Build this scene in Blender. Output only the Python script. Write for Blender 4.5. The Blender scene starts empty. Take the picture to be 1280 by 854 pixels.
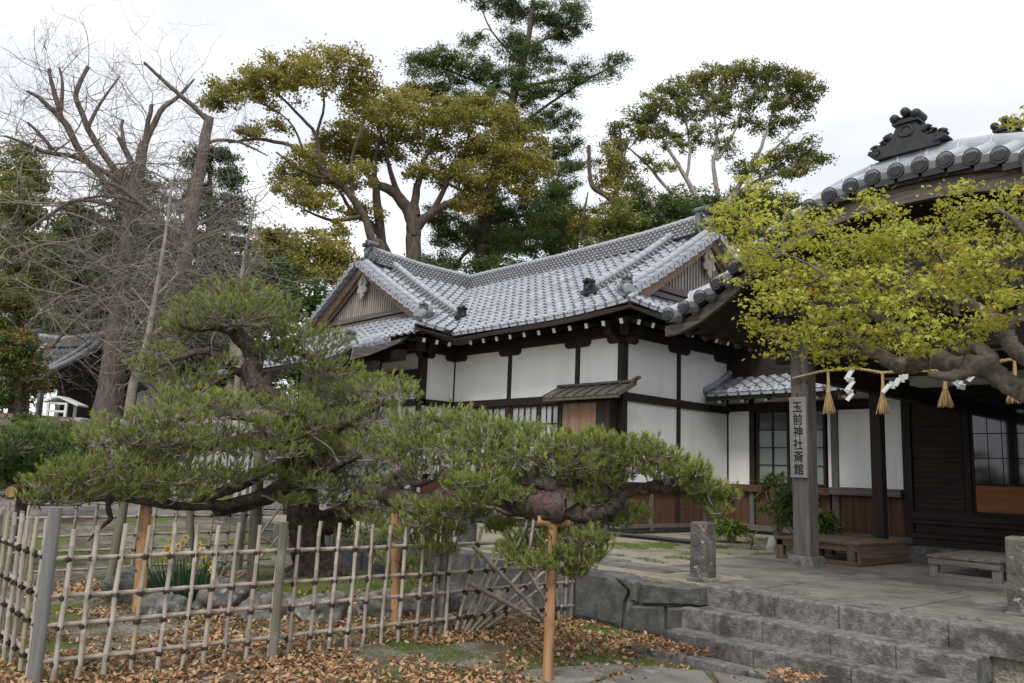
import bpy, math, random
import numpy as np
from mathutils import Vector, Matrix, noise
SC = bpy.context.scene
COL = SC.collection
R0 = random.Random(7)
# ------------------------------------------------------------------ camera, sky, sun, exposure
RC = np.array([[0.67209761, -0.09282719, -0.73462093], [0.73943994, 0.1362636, 0.65928811], [0.03890224, -0.98631402, 0.16022257]])
FPX = 1020.887
CAM = np.array([0.0, 0.0, 1.6])
cd = bpy.data.cameras.new('camera'); cam = bpy.data.objects.new('camera', cd); COL.objects.link(cam)
cd.sensor_width = 36; cd.lens = FPX / 1280 * 36; cd.clip_start = 0.05; cd.clip_end = 3000
cam.matrix_world = Matrix(((RC[0][0], -RC[0][1], -RC[0][2], 0), (RC[1][0], -RC[1][1], -RC[1][2], 0), (RC[2][0], -RC[2][1], -RC[2][2], 1.6), (0, 0, 0, 1)))
SC.camera = cam
SUN_EL, SUN_AZ = math.radians(52), math.radians(150)
W = bpy.data.worlds.new('World'); SC.world = W; W.use_nodes = True
nt = W.node_tree; nt.nodes.clear()
wo = nt.nodes.new('ShaderNodeOutputWorld'); bg = nt.nodes.new('ShaderNodeBackground'); bg.inputs['Strength'].default_value = 0.1
sky = nt.nodes.new('ShaderNodeTexSky'); sky.sky_type = 'NISHITA'; sky.sun_disc = False; sky.sun_elevation = SUN_EL; sky.sun_rotation = SUN_AZ
tc = nt.nodes.new('ShaderNodeTexCoord'); mp = nt.nodes.new('ShaderNodeMapping'); mp.inputs['Scale'].default_value = (1.2, 1.2, 3.2)
nz = nt.nodes.new('ShaderNodeTexNoise'); nz.inputs['Scale'].default_value = 1.7; nz.inputs['Detail'].default_value = 5; nz.inputs['Roughness'].default_value = 0.5
cr = nt.nodes.new('ShaderNodeValToRGB')
cr.color_ramp.elements[0].position = 0.36; cr.color_ramp.elements[0].color = (5.6, 5.8, 6.35, 1)
cr.color_ramp.elements[1].position = 0.58; cr.color_ramp.elements[1].color = (7.7, 7.8, 8.0, 1)
mx = nt.nodes.new('ShaderNodeMix'); mx.data_type = 'RGBA'; mx.inputs[0].default_value = 0.93
L = nt.links.new
L(tc.outputs['Generated'], mp.inputs['Vector']); L(mp.outputs['Vector'], nz.inputs['Vector']); L(nz.outputs['Fac'], cr.inputs['Fac'])
L(sky.outputs['Color'], mx.inputs['A']); L(cr.outputs['Color'], mx.inputs['B']); L(mx.outputs['Result'], bg.inputs['Color']); L(bg.outputs['Background'], wo.inputs['Surface'])
sd = bpy.data.lights.new('sun', 'SUN'); sd.energy = 1.45; sd.angle = math.radians(18); sd.color = (1.0, 0.96, 0.9)
so = bpy.data.objects.new('sun', sd); COL.objects.link(so)
sdir = Vector((math.cos(SUN_EL) * math.sin(SUN_AZ), math.cos(SUN_EL) * math.cos(SUN_AZ), math.sin(SUN_EL)))
so.rotation_euler = sdir.to_track_quat('Z', 'Y').to_euler()
vs = SC.view_settings; vs.view_transform = 'Standard'; vs.look = 'None'; vs.exposure = 0.74; vs.gamma = 1.0; vs.use_curve_mapping = False
SC.render.engine = 'CYCLES'
cy = SC.cycles; cy.max_bounces = 6; cy.diffuse_bounces = 3; cy.glossy_bounces = 2; cy.transmission_bounces = 3; cy.transparent_max_bounces = 4
# ------------------------------------------------------------------ geometry helpers
def ray(x, y): return RC @ np.array([(x - 640) / FPX, (y - 427) / FPX, 1.0])
def at(x, y, D):                      # pixel of the photograph + horizontal distance -> world point
    d = ray(x, y); return CAM + d * (D / math.hypot(d[0], d[1]))
def onz(x, y, z=0.0):
    d = ray(x, y); return CAM + d * ((z - 1.6) / d[2])
def onY(x, y, Y): d = ray(x, y); return CAM + d * (Y / d[1])
def onX(x, y, X): d = ray(x, y); return CAM + d * (X / d[0])
def sm(a, b, t):
    t = max(0.0, min(1.0, (t - a) / (b - a))); return t * t * (3 - 2 * t)
T = 0.55                               # terrace level
def gh(x, y):                          # lower ground height
    z = 0.16 * math.exp(-(((x + 10.0) / 1.9) ** 2 + ((y - 5.3) / 1.7) ** 2))
    z += 0.45 * sm(13, 17, -x) + 2.3 * sm(18, 26.5, -x) + 1.2 * sm(22, 32, y)
    return z + 0.02 * noise.noise(Vector((x * .7, y * .7, 0))) * (1 if abs(x) + abs(y) < 60 else 0)
V = lambda *a: np.array(a if len(a) > 1 else a[0], float)
def nrm(v): n = np.linalg.norm(v); return v / n if n > 1e-9 else v
class MB:
    def __init__(s): s.v = []; s.f = []; s.m = []; s.s = []
    def add(s, vs, fs, m=0, smooth=False):
        b = len(s.v); s.v.extend([tuple(map(float, p)) for p in vs])
        for f in fs: s.f.append([b + i for i in f]); s.m.append(m); s.s.append(smooth)
    def hexa(s, p, m=0): s.add(p, [(0, 3, 2, 1), (4, 5, 6, 7), (0, 1, 5, 4), (1, 2, 6, 5), (2, 3, 7, 6), (3, 0, 4, 7)], m); return s
    def box(s, c, d, m=0, rz=0.0):
        hx, hy, hz = d[0] / 2, d[1] / 2, d[2] / 2; ca, sa = math.cos(rz), math.sin(rz)
        P = [(x * ca - y * sa + c[0], x * sa + y * ca + c[1], z + c[2]) for z in (-hz, hz) for x, y in ((-hx, -hy), (hx, -hy), (hx, hy), (-hx, hy))]
        return s.hexa(P, m)
    def bb(s, a, b, m=0):
        lo = [min(a[i], b[i]) for i in range(3)]; hi = [max(a[i], b[i]) for i in range(3)]
        return s.box([(lo[i] + hi[i]) / 2 for i in range(3)], [hi[i] - lo[i] for i in range(3)], m)
    def beam(s, p0, p1, w, h, m=0, up=(0, 0, 1)):
        p0, p1 = V(p0), V(p1); d = nrm(p1 - p0); r = np.cross(d, V(up))
        r = nrm(r) if np.linalg.norm(r) > 1e-6 else V(1, 0, 0)
        u = np.cross(r, d)
        P = [p + r * a * w / 2 + u * b * h / 2 for p in (p0, p1) for a, b in ((-1, -1), (1, -1), (1, 1), (-1, 1))]
        return s.hexa(P, m)
    def tube(s, pts, rad, n=8, m=0, cap=True, jit=0.0, rng=R0, smooth=True):
        pts = [V(p) for p in pts]; k = len(pts)
        if not hasattr(rad, '__len__'): rad = [rad] * k
        t0 = nrm(pts[1] - pts[0]); a = V(0, 0, 1) if abs(t0[2]) < .9 else V(1, 0, 0)
        x = nrm(np.cross(a, t0)); vs = []
        for i in range(k):
            t = nrm(pts[min(i + 1, k - 1)] - pts[max(i - 1, 0)])
            x = nrm(x - t * float(np.dot(x, t))); y = np.cross(t, x)
            for j in range(n):
                q = 2 * math.pi * j / n; r = rad[i] * (1 + (rng.uniform(-jit, jit) if jit else 0))
                vs.append(pts[i] + (x * math.cos(q) + y * math.sin(q)) * r)
        fs = [(i * n + j, i * n + (j + 1) % n, (i + 1) * n + (j + 1) % n, (i + 1) * n + j) for i in range(k - 1) for j in range(n)]
        s.add(vs, fs, m, smooth)
        if cap: s.add([vs[j] for j in range(n)], [tuple(range(n - 1, -1, -1))], m); s.add(vs[-n:], [tuple(range(n))], m)
        return s
    def sphere(s, c, r, nu=12, nv=8, m=0, jit=None, smooth=True):
        c = V(c); r = V(r, r, r) if not hasattr(r, '__len__') else V(r); vs = [c - V(0, 0, r[2])]; fs = []
        for i in range(1, nv):
            t = -math.pi / 2 + math.pi * i / nv
            for j in range(nu): q = 2 * math.pi * j / nu; vs.append(c + V(math.cos(t) * math.cos(q), math.cos(t) * math.sin(q), math.sin(t)) * r)
        vs.append(c + V(0, 0, r[2])); e = len(vs) - 1
        if jit: vs = [jit(p - c) + c for p in vs]
        for j in range(nu):
            fs.append((0, 1 + (j + 1) % nu, 1 + j)); b = 1 + (nv - 2) * nu; fs.append((b + j, b + (j + 1) % nu, e))
            for i in range(nv - 2): b = 1 + i * nu; fs.append((b + j, b + (j + 1) % nu, b + nu + (j + 1) % nu, b + nu + j))
        s.add(vs, fs, m, smooth); return s
    def prism(s, poly, o, ax, ay, th, m=0):   # polygon in the plane (ax, ay) at o, thickened along ax x ay, centred
        o, ax, ay = V(o), V(ax), V(ay); n = np.cross(ax, ay) * th / 2; k = len(poly)
        A = [o + ax * x + ay * y - n for x, y in poly]; B = [p + 2 * n for p in A]
        s.add(A + B, [tuple(range(k - 1, -1, -1)), tuple(range(k, 2 * k))] + [(i, (i + 1) % k, k + (i + 1) % k, k + i) for i in range(k)], m); return s
    def strip(s, A, B, th, m=0):              # ribbon between two polylines given thickness along th vector
        th = V(th); k = len(A)
        for i in range(k - 1):
            a, b, c, d = V(A[i]), V(A[i + 1]), V(B[i + 1]), V(B[i]); s.hexa([a, b, c, d, a + th, b + th, c + th, d + th], m)
        return s
    def build(s, name, mats, parent=None, bevel=0.0, seg=1):
        me = bpy.data.meshes.new(name); o = V(0, 0, 0); q = parent
        while q is not None: o = o + V(q.location); q = q.parent
        me.from_pydata([(p[0] - o[0], p[1] - o[1], p[2] - o[2]) for p in s.v], [], s.f)
        for mt in (mats if isinstance(mats, (list, tuple)) else [mats]): me.materials.append(mt)
        me.polygons.foreach_set('material_index', s.m); me.polygons.foreach_set('use_smooth', s.s); me.update()
        ob = bpy.data.objects.new(name, me); COL.objects.link(ob); ob.parent = parent
        if bevel:
            b = ob.modifiers.new('bevel', 'BEVEL'); b.width = bevel; b.segments = seg; b.limit_method = 'ANGLE'
        return ob
def npmesh(name, verts, nper, mat, parent=None, tint=None, tris=False, smooth=False):   # many equal polygons from a numpy array (N*nper, 3)
    o = V(0, 0, 0); q = parent
    while q is not None: o = o + V(q.location); q = q.parent
    verts = np.asarray(verts, np.float32) - o.astype(np.float32); n = len(verts); k = n // nper
    me = bpy.data.meshes.new(name); me.vertices.add(n); me.vertices.foreach_set('co', verts.ravel())
    me.loops.add(n); me.loops.foreach_set('vertex_index', np.arange(n, dtype=np.int32))
    me.polygons.add(k); me.polygons.foreach_set('loop_start', np.arange(0, n, nper, dtype=np.int32))
    if tint is not None:
        a = me.attributes.new('tint', 'FLOAT', 'POINT'); a.data.foreach_set('value', np.asarray(tint, np.float32))
    me.update(calc_edges=True); me.validate()
    me.materials.append(mat); ob = bpy.data.objects.new(name, me); COL.objects.link(ob); ob.parent = parent; return ob
def tag(o, label, cat, group=None, kind=None):
    if label: o['label'] = label
    if cat: o['category'] = cat
    if group: o['group'] = group
    if kind: o['kind'] = kind
    return o
def thing(name, label, cat, loc, group=None, kind=None):
    o = bpy.data.objects.new(name, None); COL.objects.link(o); o.location = tuple(map(float, loc)); o.empty_display_size = .2
    return tag(o, label, cat, group, kind)
def struct(o): o['kind'] = 'structure'; return o
# ------------------------------------------------------------------ materials
def mat(name, c1, c2=None, scale=4.0, rough=0.7, stretch=(1, 1, 1), bump=0.0, bscale=None, detail=5, spec=0.35, c3=None, pos3=0.62, lo=.35, hi=.65, metal=0.0, s3=None, bdist=.02):
    m = bpy.data.materials.new(name); m.use_nodes = True; t = m.node_tree; b = t.nodes['Principled BSDF']; N = t.nodes.new; K = t.links.new
    c2 = c2 or tuple(x * .7 for x in c1)
    tc = N('ShaderNodeTexCoord'); mp = N('ShaderNodeMapping'); mp.inputs['Scale'].default_value = stretch
    nz = N('ShaderNodeTexNoise'); nz.inputs['Scale'].default_value = scale; nz.inputs['Detail'].default_value = detail; nz.inputs['Roughness'].default_value = .62
    cr = N('ShaderNodeValToRGB'); e = cr.color_ramp.elements; e[0].position = lo; e[1].position = hi; e[0].color = (*c2, 1); e[1].color = (*c1, 1)
    K(tc.outputs['Object'], mp.inputs['Vector']); K(mp.outputs['Vector'], nz.inputs['Vector']); K(nz.outputs['Fac'], cr.inputs['Fac'])
    out = cr.outputs['Color']
    if c3:
        n3 = N('ShaderNodeTexNoise'); n3.inputs['Scale'].default_value = s3 or scale * .35; n3.inputs['Detail'].default_value = 6; n3.inputs['Roughness'].default_value = .65
        r3 = N('ShaderNodeValToRGB'); r3.color_ramp.elements[0].position = pos3 - .06; r3.color_ramp.elements[1].position = pos3 + .06
        K(tc.outputs['Object'], n3.inputs['Vector']); K(n3.outputs['Fac'], r3.inputs['Fac'])
        mx = N('ShaderNodeMix'); mx.data_type = 'RGBA'; mx.inputs['B'].default_value = (*c3, 1); K(r3.outputs['Color'], mx.inputs[0]); K(out, mx.inputs['A']); out = mx.outputs['Result']
    K(out, b.inputs['Base Color']); b.inputs['Roughness'].default_value = rough; b.inputs['Specular IOR Level'].default_value = spec; b.inputs['Metallic'].default_value = metal
    if bump:
        nb = N('ShaderNodeTexNoise'); nb.inputs['Scale'].default_value = bscale or scale * 3; nb.inputs['Detail'].default_value = 6
        K(mp.outputs['Vector'], nb.inputs['Vector']); bp = N('ShaderNodeBump'); bp.inputs['Strength'].default_value = bump; bp.inputs['Distance'].default_value = bdist
        K(nb.outputs['Fac'], bp.inputs['Height']); K(bp.outputs['Normal'], b.inputs['Normal'])
    return m
def leafmat(name, stops, trans=.35, rough=.55):
    m = bpy.data.materials.new(name); m.use_nodes = True; t = m.node_tree; N = t.nodes.new; K = t.links.new; b = t.nodes['Principled BSDF']
    a = N('ShaderNodeAttribute'); a.attribute_name = 'tint'; cr = N('ShaderNodeValToRGB'); E = cr.color_ramp.elements
    while len(E) < len(stops): E.new(.5)
    for i, (p, c) in enumerate(stops): E[i].position = p; E[i].color = (*c, 1)
    K(a.outputs['Fac'], cr.inputs['Fac']); K(cr.outputs['Color'], b.inputs['Base Color']); b.inputs['Roughness'].default_value = rough; b.inputs['Specular IOR Level'].default_value = .3
    tr = N('ShaderNodeBsdfTranslucent'); K(cr.outputs['Color'], tr.inputs['Color']); mx = N('ShaderNodeMixShader'); mx.inputs[0].default_value = trans
    K(b.outputs[0], mx.inputs[1]); K(tr.outputs[0], mx.inputs[2]); K(mx.outputs[0], t.nodes['Material Output'].inputs['Surface']); return m
WS = 18.0
def wood(name, c, axis, c2=None, rough=.75, bump=.35, **k):
    st = [14, 14, 14]; st[axis] = .7; return mat(name, c, c2 or tuple(x * .5 for x in c), 1.6, rough, tuple(st), bump, 4, spec=.3, lo=.3, hi=.7, **k)
M = {}
for ax, nm in enumerate('xyz'):
    M['dark' + nm] = wood('dark_timber_' + nm, (.040, .029, .023), ax, (.016, .012, .010))
    M['board' + nm] = wood('red_brown_board_' + nm, (.150, .072, .042), ax, (.066, .032, .021))
    M['brown' + nm] = wood('brown_board_' + nm, (.30, .19, .125), ax, (.17, .10, .062))
    M['grey' + nm] = wood('weathered_timber_' + nm, (.19, .175, .165), ax, (.075, .066, .06))
    M['plat' + nm] = wood('dark_platform_' + nm, (.155, .105, .075), ax, (.06, .04, .03))
    M['tan' + nm] = wood('weathered_gable_' + nm, (.34, .24, .165), ax, (.13, .088, .06))
M['lattice'] = wood('pale_gable_slats', (.46, .41, .36), 2, (.24, .20, .17))
M['hafu'] = wood('grey_brown_barge', (.135, .112, .098), 0, (.05, .042, .037))
M['plaster'] = mat('white_plaster', (.84, .84, .82), (.76, .755, .735), 1.1, .9, (1.6, 1.6, .5), c3=(.66, .63, .56), pos3=.69, s3=1.1, bump=.06, bscale=30)
def plaster_mat():
    m = mat('white_plaster', (.86, .86, .84), (.80, .795, .775), 1.1, .9, (1.6, 1.6, .5), bump=.06, bscale=30); t = m.node_tree; N = t.nodes.new; K = t.links.new; b = t.nodes['Principled BSDF']; src = b.inputs['Base Color'].links[0].from_socket
    tc = N('ShaderNodeTexCoord'); mp = N('ShaderNodeMapping'); mp.inputs['Scale'].default_value = (2.2, 2.2, .25); n = N('ShaderNodeTexNoise'); n.inputs['Scale'].default_value = 1.6; n.inputs['Detail'].default_value = 7; n.inputs['Roughness'].default_value = .7
    K(tc.outputs['Object'], mp.inputs['Vector']); K(mp.outputs['Vector'], n.inputs['Vector']); r = N('ShaderNodeValToRGB'); r.color_ramp.elements[0].position = .54; r.color_ramp.elements[1].position = .80; K(n.outputs['Fac'], r.inputs['Fac'])
    x = N('ShaderNodeMix'); x.data_type = 'RGBA'; K(r.outputs['Color'], x.inputs[0]); K(src, x.inputs['A']); x.inputs['B'].default_value = (.70, .675, .61, 1); K(x.outputs['Result'], b.inputs['Base Color']); return m
M['plaster'] = plaster_mat()
M['whitep'] = mat('white_paint', (.8, .8, .78), (.7, .7, .68), 6, .7)
M['tile2'] = mat('grey_tile', (.33, .34, .375), (.24, .25, .28), 9, .40, bump=.08, bscale=60, spec=.5, c3=(.16, .165, .15), pos3=.60, s3=3)
M['tile3'] = mat('pale_tile', (.42, .43, .465), (.32, .33, .36), 9, .36, bump=.08, bscale=60, spec=.6)
M['tile'] = mat('silver_tile', (.38, .39, .425), (.27, .28, .31), 7, .34, bump=.08, bscale=60, spec=.6, c3=(.17, .175, .17), pos3=.64, s3=1.7, lo=.3, hi=.7)
M['tiledk'] = mat('shade_toned_ridge_tile', (.15, .155, .165), (.075, .078, .085), 9, .45, bump=.1, bscale=50, spec=.5)  # ridge and end tiles: dimness of their upright faces put into the colour
M['tileblk'] = mat('black_tile', (.026, .027, .030), (.014, .015, .017), 10, .6, bump=.1, bscale=40, spec=.5, c3=(.16, .16, .16), pos3=.68, s3=3)
M['mortar'] = mat('mortar', (.62, .62, .60), (.42, .42, .41), 12, .9)
M['stone'] = mat('weathered_granite', (.25, .245, .235), (.115, .112, .108), 9, .9, bump=.5, bscale=40, c3=(.07, .066, .058), pos3=.58, s3=2.2, detail=9)
M['stonelt'] = mat('step_granite', (.235, .228, .215), (.095, .09, .085), 16, .92, bump=.7, bscale=55, c3=(.075, .07, .06), pos3=.56, s3=3.2, detail=10)
M['stonedk'] = mat('dark_retaining_stone', (.13, .128, .125), (.055, .054, .052), 6, .9, bump=.5, bscale=24, c3=(.27, .265, .25), pos3=.66, s3=2.6, detail=9)
M['lichen'] = mat('lichen_stone', (.16, .15, .13), (.06, .055, .048), 7, .95, bump=.7, bscale=30, c3=(.46, .46, .43), pos3=.64, s3=13, detail=9)
M['palestone'] = mat('pale_fence_stone', (.42, .41, .39), (.27, .265, .25), 8, .9, bump=.3, c3=(.17, .165, .15), pos3=.62, s3=2)
M['paving'] = mat('worn_paving', (.205, .19, .17), (.10, .093, .083), 2.6, .92, bump=.35, bscale=40, c3=(.30, .295, .28), pos3=.66, s3=1.4, detail=9)
M['rock'] = mat('garden_rock', (.20, .19, .175), (.055, .052, .048), 6, .95, bump=1.0, bscale=14, c3=(.34, .335, .31), pos3=.63, s3=9, detail=10)
M['bamboo'] = mat('dry_bamboo', (.37, .315, .265), (.24, .205, .17), 3, .55, (8, 8, 1.2), .12, 5, spec=.4, c3=(.24, .225, .20), pos3=.60, s3=2.5)
M['bamboopale'] = mat('pale_bamboo', (.45, .395, .34), (.32, .275, .235), 3, .55, (8, 8, 1.2), .12, 5, spec=.4, c3=(.22, .20, .17), pos3=.60, s3=4)
M['bamboodk'] = mat('stained_bamboo', (.31, .26, .215), (.19, .16, .13), 4, .6, (8, 8, 1.2), .12, 5, c3=(.12, .11, .09), pos3=.58, s3=3)
M['bambooh'] = mat('dry_bamboo_rail', (.39, .335, .275), (.265, .225, .185), 3, .55, (4, 4, 8), .12, 5, spec=.4, c3=(.30, .235, .18), pos3=.62, s3=2.5)
M['bamboogn'] = mat('greenish_bamboo', (.38, .335, .235), (.26, .23, .16), 3, .5, (8, 8, 1.2), .1, 5)
M['cord'] = mat('dark_cord', (.05, .04, .032), (.025, .02, .017), 20, .9)
M['postgrey'] = wood('grey_fence_post', (.24, .235, .23), 2, (.14, .135, .13))
M['mossy'] = wood('mossy_pole', (.20, .188, .135), 2, (.10, .096, .066), c3=(.22, .21, .19), pos3=.60, s3=2)
M['orange'] = mat('peeled_orange_pole', (.42, .25, .13), (.27, .135, .062), 2.2, .7, (9, 9, .6), .3, 4, c3=(.22, .115, .06), pos3=.58, s3=4, detail=9)
M['bark'] = mat('pine_bark', (.115, .088, .07), (.028, .021, .017), 9, .95, (1.6, 1.6, 1.0), 1.0, 16, c3=(.20, .18, .15), pos3=.66, s3=6, detail=9, bdist=.05)
M['barkred'] = mat('red_pine_bark', (.135, .075, .055), (.04, .026, .02), 9, .9, bump=.8, bscale=20)
M['twig'] = mat('grey_twig', (.33, .29, .265), (.16, .135, .12), 12, .9)
M['ginkgo'] = mat('grey_brown_bark', (.20, .16, .135), (.075, .058, .048), 7, .95, (2.5, 2.5, .5), .9, 8, c3=(.28, .245, .215), pos3=.66, s3=1.5, bdist=.06)
M['twigpale'] = mat('pale_bare_twig', (.31, .27, .235), (.18, .155, .13), 5, .9)
M['barkdk'] = mat('dark_bark', (.13, .10, .074), (.05, .039, .03), 5, .95, (2, 2, .6), .8, 8, c3=(.15, .13, .11), pos3=.64, s3=2)
M['barkpale'] = mat('pale_limb_bark', (.36, .33, .29), (.21, .19, .165), 5, .95, (2, 2, .6), .5, 8)
M['maplebark'] = mat('maple_bark', (.17, .142, .115), (.06, .05, .04), 8, .95, (1.2, 1.2, 1.2), .8, 14, c3=(.27, .26, .23), pos3=.62, s3=5, detail=9)
M['glass'] = mat('dim_window_glass', (.10, .115, .12), (.06, .07, .075), 2, .12, spec=.8)
M['frost'] = mat('frosted_glass', (.27, .31, .30), (.22, .26, .25), 1.5, .35, spec=.5)
M['darkglass'] = mat('dark_door_glass', (.022, .024, .027), (.014, .015, .017), 2, .06, spec=1.0)
M['doorpanel'] = wood('orange_door_panel', (.30, .115, .035), 0, (.20, .07, .022), rough=.45)
M['shoji'] = mat('pale_window_panes', (.45, .47, .49), (.36, .38, .40), 1.5, .3, spec=.5)
M['straw'] = mat('rice_straw', (.62, .45, .22), (.42, .29, .13), 9, .8, (6, 6, 1), .3, 8)
M['paper'] = mat('white_paper', (.85, .85, .86), (.80, .80, .82), 4, .8)
M['ink'] = mat('black_ink', (.012, .012, .013), (.008, .008, .009), 5, .7)
M['blackpipe'] = mat('black_pipe', (.018, .019, .022), (.012, .013, .015), 4, .35, spec=.6)
M['copper'] = mat('green_copper', (.10, .20, .18), (.06, .13, .12), 2, .6)
M['shingle'] = wood('bark_shingle', (.13, .115, .10), 1, (.055, .047, .04))
M['red'] = mat('vermilion', (.55, .09, .03), (.42, .06, .02), 5, .6)
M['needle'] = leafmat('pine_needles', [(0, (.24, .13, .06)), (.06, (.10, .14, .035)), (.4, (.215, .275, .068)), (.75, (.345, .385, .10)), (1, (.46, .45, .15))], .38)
M['needlegn'] = leafmat('dark_pine_needles', [(0, (.055, .10, .026)), (.6, (.13, .19, .05)), (1, (.22, .26, .075))], .25)
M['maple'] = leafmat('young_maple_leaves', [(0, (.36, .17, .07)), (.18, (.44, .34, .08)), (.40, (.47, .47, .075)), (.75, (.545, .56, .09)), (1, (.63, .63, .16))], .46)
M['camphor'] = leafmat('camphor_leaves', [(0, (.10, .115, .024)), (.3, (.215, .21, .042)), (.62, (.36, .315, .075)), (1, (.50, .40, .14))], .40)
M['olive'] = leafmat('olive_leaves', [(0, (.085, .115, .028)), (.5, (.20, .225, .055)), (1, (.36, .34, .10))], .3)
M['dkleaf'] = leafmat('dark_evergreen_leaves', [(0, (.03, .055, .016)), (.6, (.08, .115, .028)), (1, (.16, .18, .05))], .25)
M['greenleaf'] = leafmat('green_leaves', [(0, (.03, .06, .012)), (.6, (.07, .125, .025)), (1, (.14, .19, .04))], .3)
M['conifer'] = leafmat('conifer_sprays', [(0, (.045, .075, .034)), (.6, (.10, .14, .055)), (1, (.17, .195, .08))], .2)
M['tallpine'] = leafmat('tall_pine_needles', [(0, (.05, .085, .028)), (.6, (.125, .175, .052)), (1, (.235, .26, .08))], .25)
M['photinia'] = leafmat('photinia_leaves', [(0, (.05, .085, .02)), (.7, (.10, .135, .03)), (.88, (.20, .09, .035)), (1, (.32, .09, .05))], .3)
M['yellowgn'] = leafmat('yellow_green_blades', [(0, (.06, .12, .02)), (.6, (.13, .22, .03)), (1, (.30, .36, .05))], .3)
M['daffleaf'] = leafmat('daffodil_blades', [(0, (.02, .07, .03)), (1, (.06, .15, .06))], .25)
M['grass'] = leafmat('short_grass', [(0, (.07, .12, .02)), (.6, (.13, .20, .03)), (1, (.24, .26, .06))], .3)
M['litter'] = leafmat('fallen_leaf_litter', [(0, (.11, .055, .030)), (.35, (.27, .145, .070)), (.7, (.41, .245, .125)), (1, (.52, .37, .22))], .15, .75)
M['petal'] = mat('yellow_petal', (.85, .72, .12), (.8, .62, .06), 9, .6); M['petalw'] = mat('cream_petal', (.85, .82, .50), (.82, .74, .3), 9, .6); M['trumpet'] = mat('deep_yellow_trumpet', (.85, .48, .02), (.8, .4, .02), 9, .6)
# ------------------------------------------------------------------ ground
def ground_mat():
    m = bpy.data.materials.new('shrine_ground'); m.use_nodes = True; t = m.node_tree; N = t.nodes.new; K = t.links.new; b = t.nodes['Principled BSDF']
    tc = N('ShaderNodeTexCoord'); co = tc.outputs['Object']
    def nzr(s, a, c, det=6, rgh=.6):
        n = N('ShaderNodeTexNoise'); n.inputs['Scale'].default_value = s; n.inputs['Detail'].default_value = det; n.inputs['Roughness'].default_value = rgh; K(co, n.inputs['Vector'])
        r = N('ShaderNodeValToRGB'); r.color_ramp.elements[0].position = a; r.color_ramp.elements[1].position = c; K(n.outputs['Fac'], r.inputs['Fac']); return r.outputs['Color'], n
    def mixc(f, A, B):
        x = N('ShaderNodeMix'); x.data_type = 'RGBA'; K(f, x.inputs[0])
        for s, v in (('A', A), ('B', B)):
            if isinstance(v, tuple): x.inputs[s].default_value = (*v, 1)
            else: K(v, x.inputs[s])
        return x.outputs['Result']
    vo = N('ShaderNodeTexVoronoi'); vo.inputs['Scale'].default_value = 55; K(co, vo.inputs['Vector'])
    vr = N('ShaderNodeValToRGB'); e = vr.color_ramp.elements; e[0].color = (.05, .046, .038, 1); e[1].color = (.34, .32, .28, 1); K(vo.outputs['Color'], vr.inputs['Fac'])
    soil = mixc(nzr(2.2, .4, .6)[0], vr.outputs['Color'], (.10, .075, .05))
    moss = mixc(nzr(30, .35, .65)[0], (.055, .085, .018), (.13, .16, .035))
    c = mixc(nzr(.9, .50, .58, 8)[0], soil, moss)
    K(c, b.inputs['Base Color']); b.inputs['Roughness'].default_value = .95; b.inputs['Specular IOR Level'].default_value = .2
    bp = N('ShaderNodeBump'); bp.inputs['Strength'].default_value = .7; bp.inputs['Distance'].default_value = .02; K(vo.outputs['Distance'], bp.inputs['Height']); K(bp.outputs['Normal'], b.inputs['Normal'])
    return m
def gravel_mat():
    m = bpy.data.materials.new('terrace_gravel'); m.use_nodes = True; t = m.node_tree; N = t.nodes.new; K = t.links.new; b = t.nodes['Principled BSDF']
    tc = N('ShaderNodeTexCoord'); vo = N('ShaderNodeTexVoronoi'); vo.inputs['Scale'].default_value = 48; K(tc.outputs['Object'], vo.inputs['Vector'])
    vr = N('ShaderNodeValToRGB'); e = vr.color_ramp.elements; e[0].color = (.15, .13, .095, 1); e[1].color = (.37, .335, .27, 1); K(vo.outputs['Color'], vr.inputs['Fac'])
    n = N('ShaderNodeTexNoise'); n.inputs['Scale'].default_value = 1.3; n.inputs['Detail'].default_value = 7; K(tc.outputs['Object'], n.inputs['Vector'])
    r = N('ShaderNodeValToRGB'); r.color_ramp.elements[0].position = .52; r.color_ramp.elements[1].position = .66; K(n.outputs['Fac'], r.inputs['Fac'])
    mx = N('ShaderNodeMix'); mx.data_type = 'RGBA'; K(r.outputs['Color'], mx.inputs[0]); K(vr.outputs['Color'], mx.inputs['A']); mx.inputs['B'].default_value = (.13, .145, .05, 1)
    K(mx.outputs['Result'], b.inputs['Base Color']); b.inputs['Roughness'].default_value = .95
    bp = N('ShaderNodeBump'); bp.inputs['Strength'].default_value = .6; bp.inputs['Distance'].default_value = .015; K(vo.outputs['Distance'], bp.inputs['Height']); K(bp.outputs['Normal'], b.inputs['Normal'])
    return m
xs = [-900, -300, -120, -70, -50, -42] + [-36 + i for i in range(22)] + [-14 + .35 * i for i in range(40)] + [1, 4, 10, 40, 200, 900]
ys = [-900, -200, -60, -20, -8, -4, -2] + [-1 + .35 * i for i in range(24)] + [7.6, 8.5] + [10 + i * 1.5 for i in range(18)] + [40, 60, 120, 300, 900]
g = MB(); g.add([(x, y, gh(x, y)) for y in ys for x in xs], [(j * len(xs) + i, j * len(xs) + i + 1, (j + 1) * len(xs) + i + 1, (j + 1) * len(xs) + i) for j in range(len(ys) - 1) for i in range(len(xs) - 1)], 0, True)
struct(g.build('ground', ground_mat()))
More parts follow.
